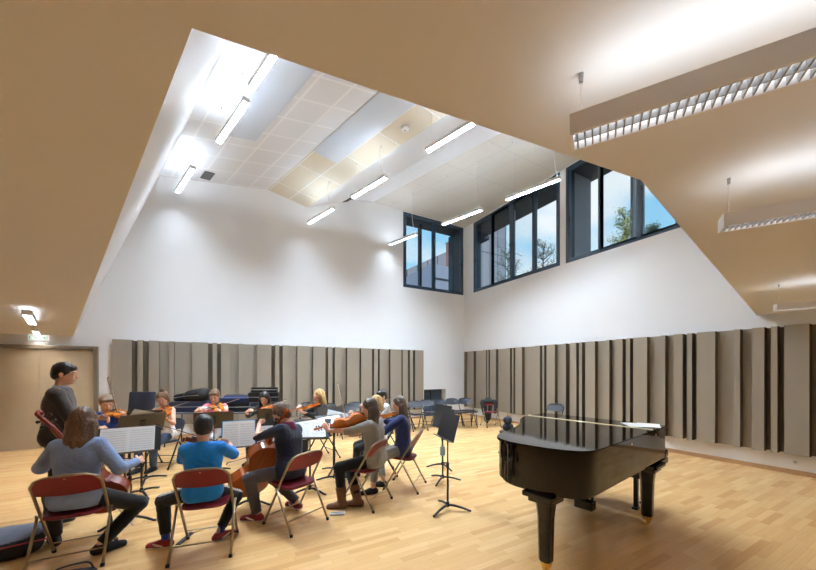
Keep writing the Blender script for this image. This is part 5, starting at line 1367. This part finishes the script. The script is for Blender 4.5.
t1 = st_px(141.5, 4.40, .85, b7, 'brown-backed music stand between the royal blue player and the white vest player', brown=True, w=.50, h=.30, tilt=30)
on_stand(t1, .02, 'pale pages sticking out over the brown-backed music stand', None, wd=.20, ht=.28, tilt=.35, lift=.05)
t1b = st_px(146, 4.95, .84, depth_xy(160, 6), 'black music stand just behind the brown-backed one', w=.42, h=.28)
t2 = st_px(214, 5.35, .74, depth_xy(216, 6.4), 'brown-backed music stand in front of the striped T-shirt player', brown=True, w=.56, h=.30, tilt=20)
t3 = st_px(267.5, 5.5, .78, depth_xy(266, 6.5), 'brown-backed music stand in front of the dark-haired player in black', brown=True, w=.30, h=.30, tilt=20)
n1 = st_px(447.7, 3.93, .875, side_on(447.7, 3.93, 74), 'nearest empty black music stand on the bare floor left of the piano', group='empty stands in the middle', spin=-.5, tilt=14, w=.50, h=.31)
n2 = st_px(442.7, 4.97, .82, side_on(442.7, 4.97, 64), 'middle empty black music stand with a pale blue label on its pole', group='empty stands in the middle', spin=-.4, tilt=14, w=.50, h=.31)
n3 = st_px(442.4, 5.67, .80, side_on(442.4, 5.67, 60), 'farthest empty black music stand, hidden behind the other two', group='empty stands in the middle', spin=.5, tilt=14, w=.44, h=.3)
lx, ly_ = depth_xy(442.7, 4.97); c_ = -ray(442.7, 371.4).normalized()
MB().box((0, -.018, .455), (.075, .003, .135), Matrix.Rotation(math.atan2(c_.x, -c_.y) - n2[0].rotation_euler.z, 4, 'Z')).build('paper_label', mat('pale_blue_paper', rgb(182, 214, 240), .7), n2[0])

# ------------------------------------------------------------------ coat, bags, cases, odds and ends
DARKC = cloth('dark_coat', rgb(28, 36, 40)); 
cx, cy = CHC.location.x, CHC.location.y
coat = empty('coat', (cx, cy, 0), D(160), 'dark coat draped over the burgundy chair by the right wall', 'coat')
q = Field(); q.cone((-.20, -.17, .74), (.20, -.17, .74), .05, .05, .03); q.cone((-.22, -.14, .70), (-.17, -.10, .42), .065, .05, .04); q.cone((.22, -.14, .70), (.18, -.10, .38), .065, .05, .04)
q.cone((-.10, -.26, .66), (-.05, -.27, .20), .07, .05, .05); q.cone((.10, -.26, .66), (.05, -.27, .14), .07, .05, .05); q.cone((-.06, -.29, .3), (.0, -.285, .08), .06, .03, .05); q.ell((.0, -.22, .80), (.11, .05, .05), None, .03)
q.mesh('coat_body', .012, DARKC, coat, wrinkle=.006, fold=.13)
BAGK = mat('bag_black_nylon', rgb(20, 20, 24), .6, bump=.3, bscale=18); BAGG = mat('bag_grey_panel', rgb(92, 98, 116), .6, bump=.3, bscale=14); PIPE = mat('red_piping', rgb(176, 40, 56), .5)
def bag(loc, yaw, L, W_, Hh, label, grey=False):
    b_ = empty('instrument_bag', (loc[0], loc[1], 0), yaw, label, 'bag')
    q = Field(); q.cone((-L / 2 + W_ / 2, 0, Hh * .5), (L / 2 - W_ * .45, 0, Hh * .42), Hh * .5, Hh * .42, .05)
    for sgn in (-1, 1): q.cone((-L / 2 + W_ * .5, sgn * (W_ / 2 - Hh * .45), Hh * .45), (L / 2 - W_ * .4, sgn * (W_ / 2 - Hh * .5) * .7, Hh * .36), Hh * .45, Hh * .36, .08)
    q.cutplane((0, 0, .002), (0, 0, -1))
    q.mesh('bag_body', .011, [BAGK, BAGG], b_, wrinkle=.004, fold=.2, paint=[(None, (lambda C_: C_[:, 2] > Hh * .62), 'fn', 1)] if grey else None)
    P = curve_pts([(-L / 2 + .1, -W_ * .46, Hh * .62), (0, -W_ * .47, Hh * .60), (L / 2 - .1, -W_ * .36, Hh * .5)], 6)
    MB().tube([(p.x, p.y, p.z) for p in P], .006, 6).build('zip', PIPE if grey else BAGG, b_)
    P = curve_pts([(-.12, 0, Hh * .92), (-.08, 0, Hh + .05), (.08, 0, Hh + .05), (.12, 0, Hh * .9)], 6)
    MB().tube([(p.x, p.y, p.z) for p in P], .010, 6, flat=.6).build('handle', BAGK, b_)
    return b_
bag((-1.93, 4.30), D(14), 1.2, .60, .27, 'big black bag with grey top and red piping at the left edge', True)
bag((-1.02, 3.44), D(10), .42, .30, .12, 'small black bag under the back of the nearest burgundy chair')
# strap on the floor
a = on_z(178, 545); b2 = on_z(192, 533); c2 = on_z(203, 529)
st_ = empty('endpin_strap', (a.x, a.y, 0), 0, 'black strap with tan wooden end on the floor beneath the bright blue player', 'floor strap')
d1 = b2 - a; MB().box((d1.x / 2, d1.y / 2, .005), (d1.length, .045, .008), None).build('strap', BLKPL, st_)
st_.children[0].data.transform(Matrix.Translation((d1.x / 2, d1.y / 2, 0)) @ Matrix.Rotation(math.atan2(d1.y, d1.x), 4, 'Z') @ Matrix.Translation((-d1.x / 2, -d1.y / 2, 0)))
d2 = c2 - b2; o = MB().box((0, 0, .006), (d2.length, .03, .012)).build('wooden_end', MAPLE, st_); o.location = (d1.x + d2.x / 2, d1.y + d2.y / 2, 0); o.rotation_euler = (0, 0, math.atan2(d2.y, d2.x))
p = on_z(337.5, 514.5); pc = empty('pencil_case', (p.x, p.y, 0), D(-22), 'small pale pencil case lying on the floor between two burgundy chairs', 'pencil case')
MB().box((0, 0, .012), (.17, .07, .024), bev=.008).build('case_body', mat('case_pale', rgb(206, 206, 208), .6), pc); MB().box((0, 0, .025), (.15, .006, .003)).build('zip', BLKPL, pc)
# table with open cases behind the players
TBL = mat('table_top_grey', rgb(92, 92, 98), .5); CASEB = mat('case_navy', rgb(22, 32, 62), .45, sheen=.2); CASEK = mat('case_black', rgb(17, 18, 23), .45); CASEL = mat('case_lining_blue', rgb(40, 76, 150), .7); EDGE = mat('case_edge_silver', rgb(196, 200, 206), .3, metal=.7)
def table(px0, px1, Z, label):
    a = depth_xy(px0, Z); b = depth_xy(px1, Z); c = ((a[0] + b[0]) / 2, (a[1] + b[1]) / 2); L = math.dist(a, b); yw = math.atan2(b[1] - a[1], b[0] - a[0])
    t = empty('folding_table', (c[0], c[1], 0), yw, label, 'table', 'tables behind the players')
    MB().box((0, 0, .735), (L, .6, .03), bev=.004).build('tabletop', TBL, t)
    for i in (-1, 1):
        for j in (-1, 1): MB().cyl((i * (L / 2 - .08), j * .25, .72), (i * (L / 2 - .05), j * .27, 0), .014).build('leg', BLACK, t)
    return t, c, yw, L
ta, ca, ya, La = table(171, 211, 7.45, 'folding table carrying a long black case behind the white vest player')
tb_, cb_, yb_, Lb = table(221, 276, 7.5, 'folding table carrying open blue cases behind the striped T-shirt player')
def vcase(M, L, W_, Hh, label, mtl, open_=0, name='violin_case'):
    v = empty(name, M=M, label=label, cat='instrument case', group='instrument cases on the tables')
    pr_ = [(-L / 2, -W_ * .36), (-L / 2 + .05, -W_ / 2), (L * .1, -W_ / 2), (L / 2 - .04, -W_ * .32), (L / 2, -W_ * .2), (L / 2, W_ * .2), (L / 2 - .04, W_ * .32), (L * .1, W_ / 2), (-L / 2 + .05, W_ / 2), (-L / 2, W_ * .36)]
    m = MB(); m.prism(pr_, 0, Hh * .5); m.build('case_base', mtl, v)
    m = MB(); m.prism([(x * .97, y * .95) for x, y in pr_], Hh * .5, Hh * .5 + .006); m.build('lining', CASEL, v)
    lid = MB(); T_ = Matrix.Translation((0, W_ / 2, Hh * .5 + .008)) @ Matrix.Rotation(open_, 4, 'X') @ Matrix.Translation((0, -W_ / 2, 0))
    lid.prism(pr_, 0, Hh * .42, T_); lid.prism([(x * .96, y * .92) for x, y in pr_], Hh * .42, Hh * .5, T_); lo = lid.build('case_lid', mtl, v)
    e = MB(); e.tube([T_ @ Vector((x, y, 0)) for x, y in pr_[:5]], .006, 6); e.build('edge_trim', EDGE, lo)
    return v
def TM(c, yw, x, y, z, r=0): return Matrix.Translation((c[0], c[1], 0)) @ Matrix.Rotation(yw, 4, 'Z') @ Matrix.Translation((x, y, z)) @ Matrix.Rotation(r, 4, 'Z')
vcase(TM(ca, ya, 0, 0, .75), .80, .40, .22, 'flat navy case lying at the bottom of the left stack of cases', CASEB)
q = Field(); cc = empty('cello_case', M=TM(ca, ya, .0, .02, .965), label='big rounded black case lying on top of the left table stack', cat='instrument case', group='instrument cases on the tables')
q.cone((-.32, 0, .09), (.26, 0, .15), .08, .14, .04); q.cone((.0, -.06, .14), (.26, -.06, .16), .11, .14, .06); q.cone((.0, .08, .14), (.26, .08, .16), .11, .14, .06); q.cutplane((0, 0, .003), (0, 0, -1))
q.mesh('case_shell', .011, CASEK, cc); MB().tube([(-.36, -.09, .09), (.0, -.175, .14), (.28, -.205, .16)], .006, 6).build('edge_trim', EDGE, cc)
vcase(TM(cb_, yb_, -.28, 0, .75), .74, .38, .20, 'closed black case lying beneath the open blue-lined case', CASEK)
vcase(TM(cb_, yb_, -.24, -.02, .96), .70, .34, .18, 'open blue-lined case with raised lid and silver edge on the right table', CASEB, D(38))
vcase(TM(cb_, yb_, .38, .0, .75), .60, .34, .20, 'closed navy case at the bottom right of the right table', CASEB)
vcase(TM(cb_, yb_, .36, .02, .965), .66, .32, .20, 'black case resting on top of the closed navy case on the right table', CASEK)
vcase(TM(cb_, yb_, .36, .03, 1.18), .56, .26, .10, 'small flat dark case at the very top of the right table stack', CASEK)
# tall-backed dark chair beside the royal blue player
x, y = depth_xy(133, 6.1); hb = empty('padded_chair', (x, y, 0), yawcam(.1, -1), 'dark navy padded high-backed chair standing between the door and the white vest player', 'chair')
NP = mat('navy_padding', rgb(24, 30, 46), .7, bump=.1)
m = MB(); M_ = Matrix.Translation((0, -.24, 1.06)) @ Matrix.Rotation(.12, 4, 'X'); m.box((0, 0, 0), (.47, .05, .40), M_, bev=.022); m.build('backrest', NP, hb, smooth='auto')
MB().box((0, .0, .62), (.46, .44, .07), bev=.02).build('seat', NP, hb, smooth='auto')
for s in (-1, 1): MB().tube([(s * .16, -.20, .60), (s * .16, -.235, .92)], .012, 8).build('back_support', BLACK, hb)
for i in (-1, 1):
    for j in (-1, 1): MB().tube([(i * .19, j * .17, .60), (i * .22, j * .21, 0)], .012, 8).build('leg', BLACK, hb)
# dark bag behind the piano
x, y = depth_xy(507.5, 6.6)
bp_ = empty('backpack', (x, y, 0), .3, 'small dark rucksack on a stool seen just left of the piano tail', 'bag')
stl = empty('stool', (x, y, 0), .3, 'small black stool carrying the dark rucksack behind the piano', 'stool')
MB().lathe((0, 0, .42), [(.15, 0), (.16, .01), (.16, .03), (.15, .04)], 20).build('seat', BLACK, stl)
for k in range(3): a_ = k * 2 * PI / 3; MB().tube([(.08 * math.cos(a_), .08 * math.sin(a_), .42), (.17 * math.cos(a_), .17 * math.sin(a_), 0)], .01, 8).build('leg', BLACK, stl)
q = Field(); q.cone((-.05, 0, .54), (.05, 0, .54), .075, .075, .03); q.cone((-.04, 0, .68), (.04, 0, .68), .068, .068, .04); q.ell((0, -.075, .55), (.08, .04, .06), None, .02); q.cutplane((0, 0, .462), (0, 0, -1)); q.mesh('bag_body', .01, mat('rucksack_navy', rgb(24, 34, 52), .7), bp_, wrinkle=.002)
MB().tube([(-.02, 0, .735), (0, 0, .775), (.02, 0, .735)], .005, 6).build('handle', BLKPL, bp_)

# ------------------------------------------------------------------ view
vs = SC.view_settings; vs.view_transform = 'Standard'; vs.look = 'None'; vs.gamma = 1; vs.use_curve_mapping = False; vs.exposure = EXPO
SC.cycles.use_denoising = True
SC.cycles.max_bounces = 10; SC.cycles.diffuse_bounces = 7; SC.cycles.glossy_bounces = 4; SC.cycles.transparent_max_bounces = 12
SC.cycles.sample_clamp_indirect = 6
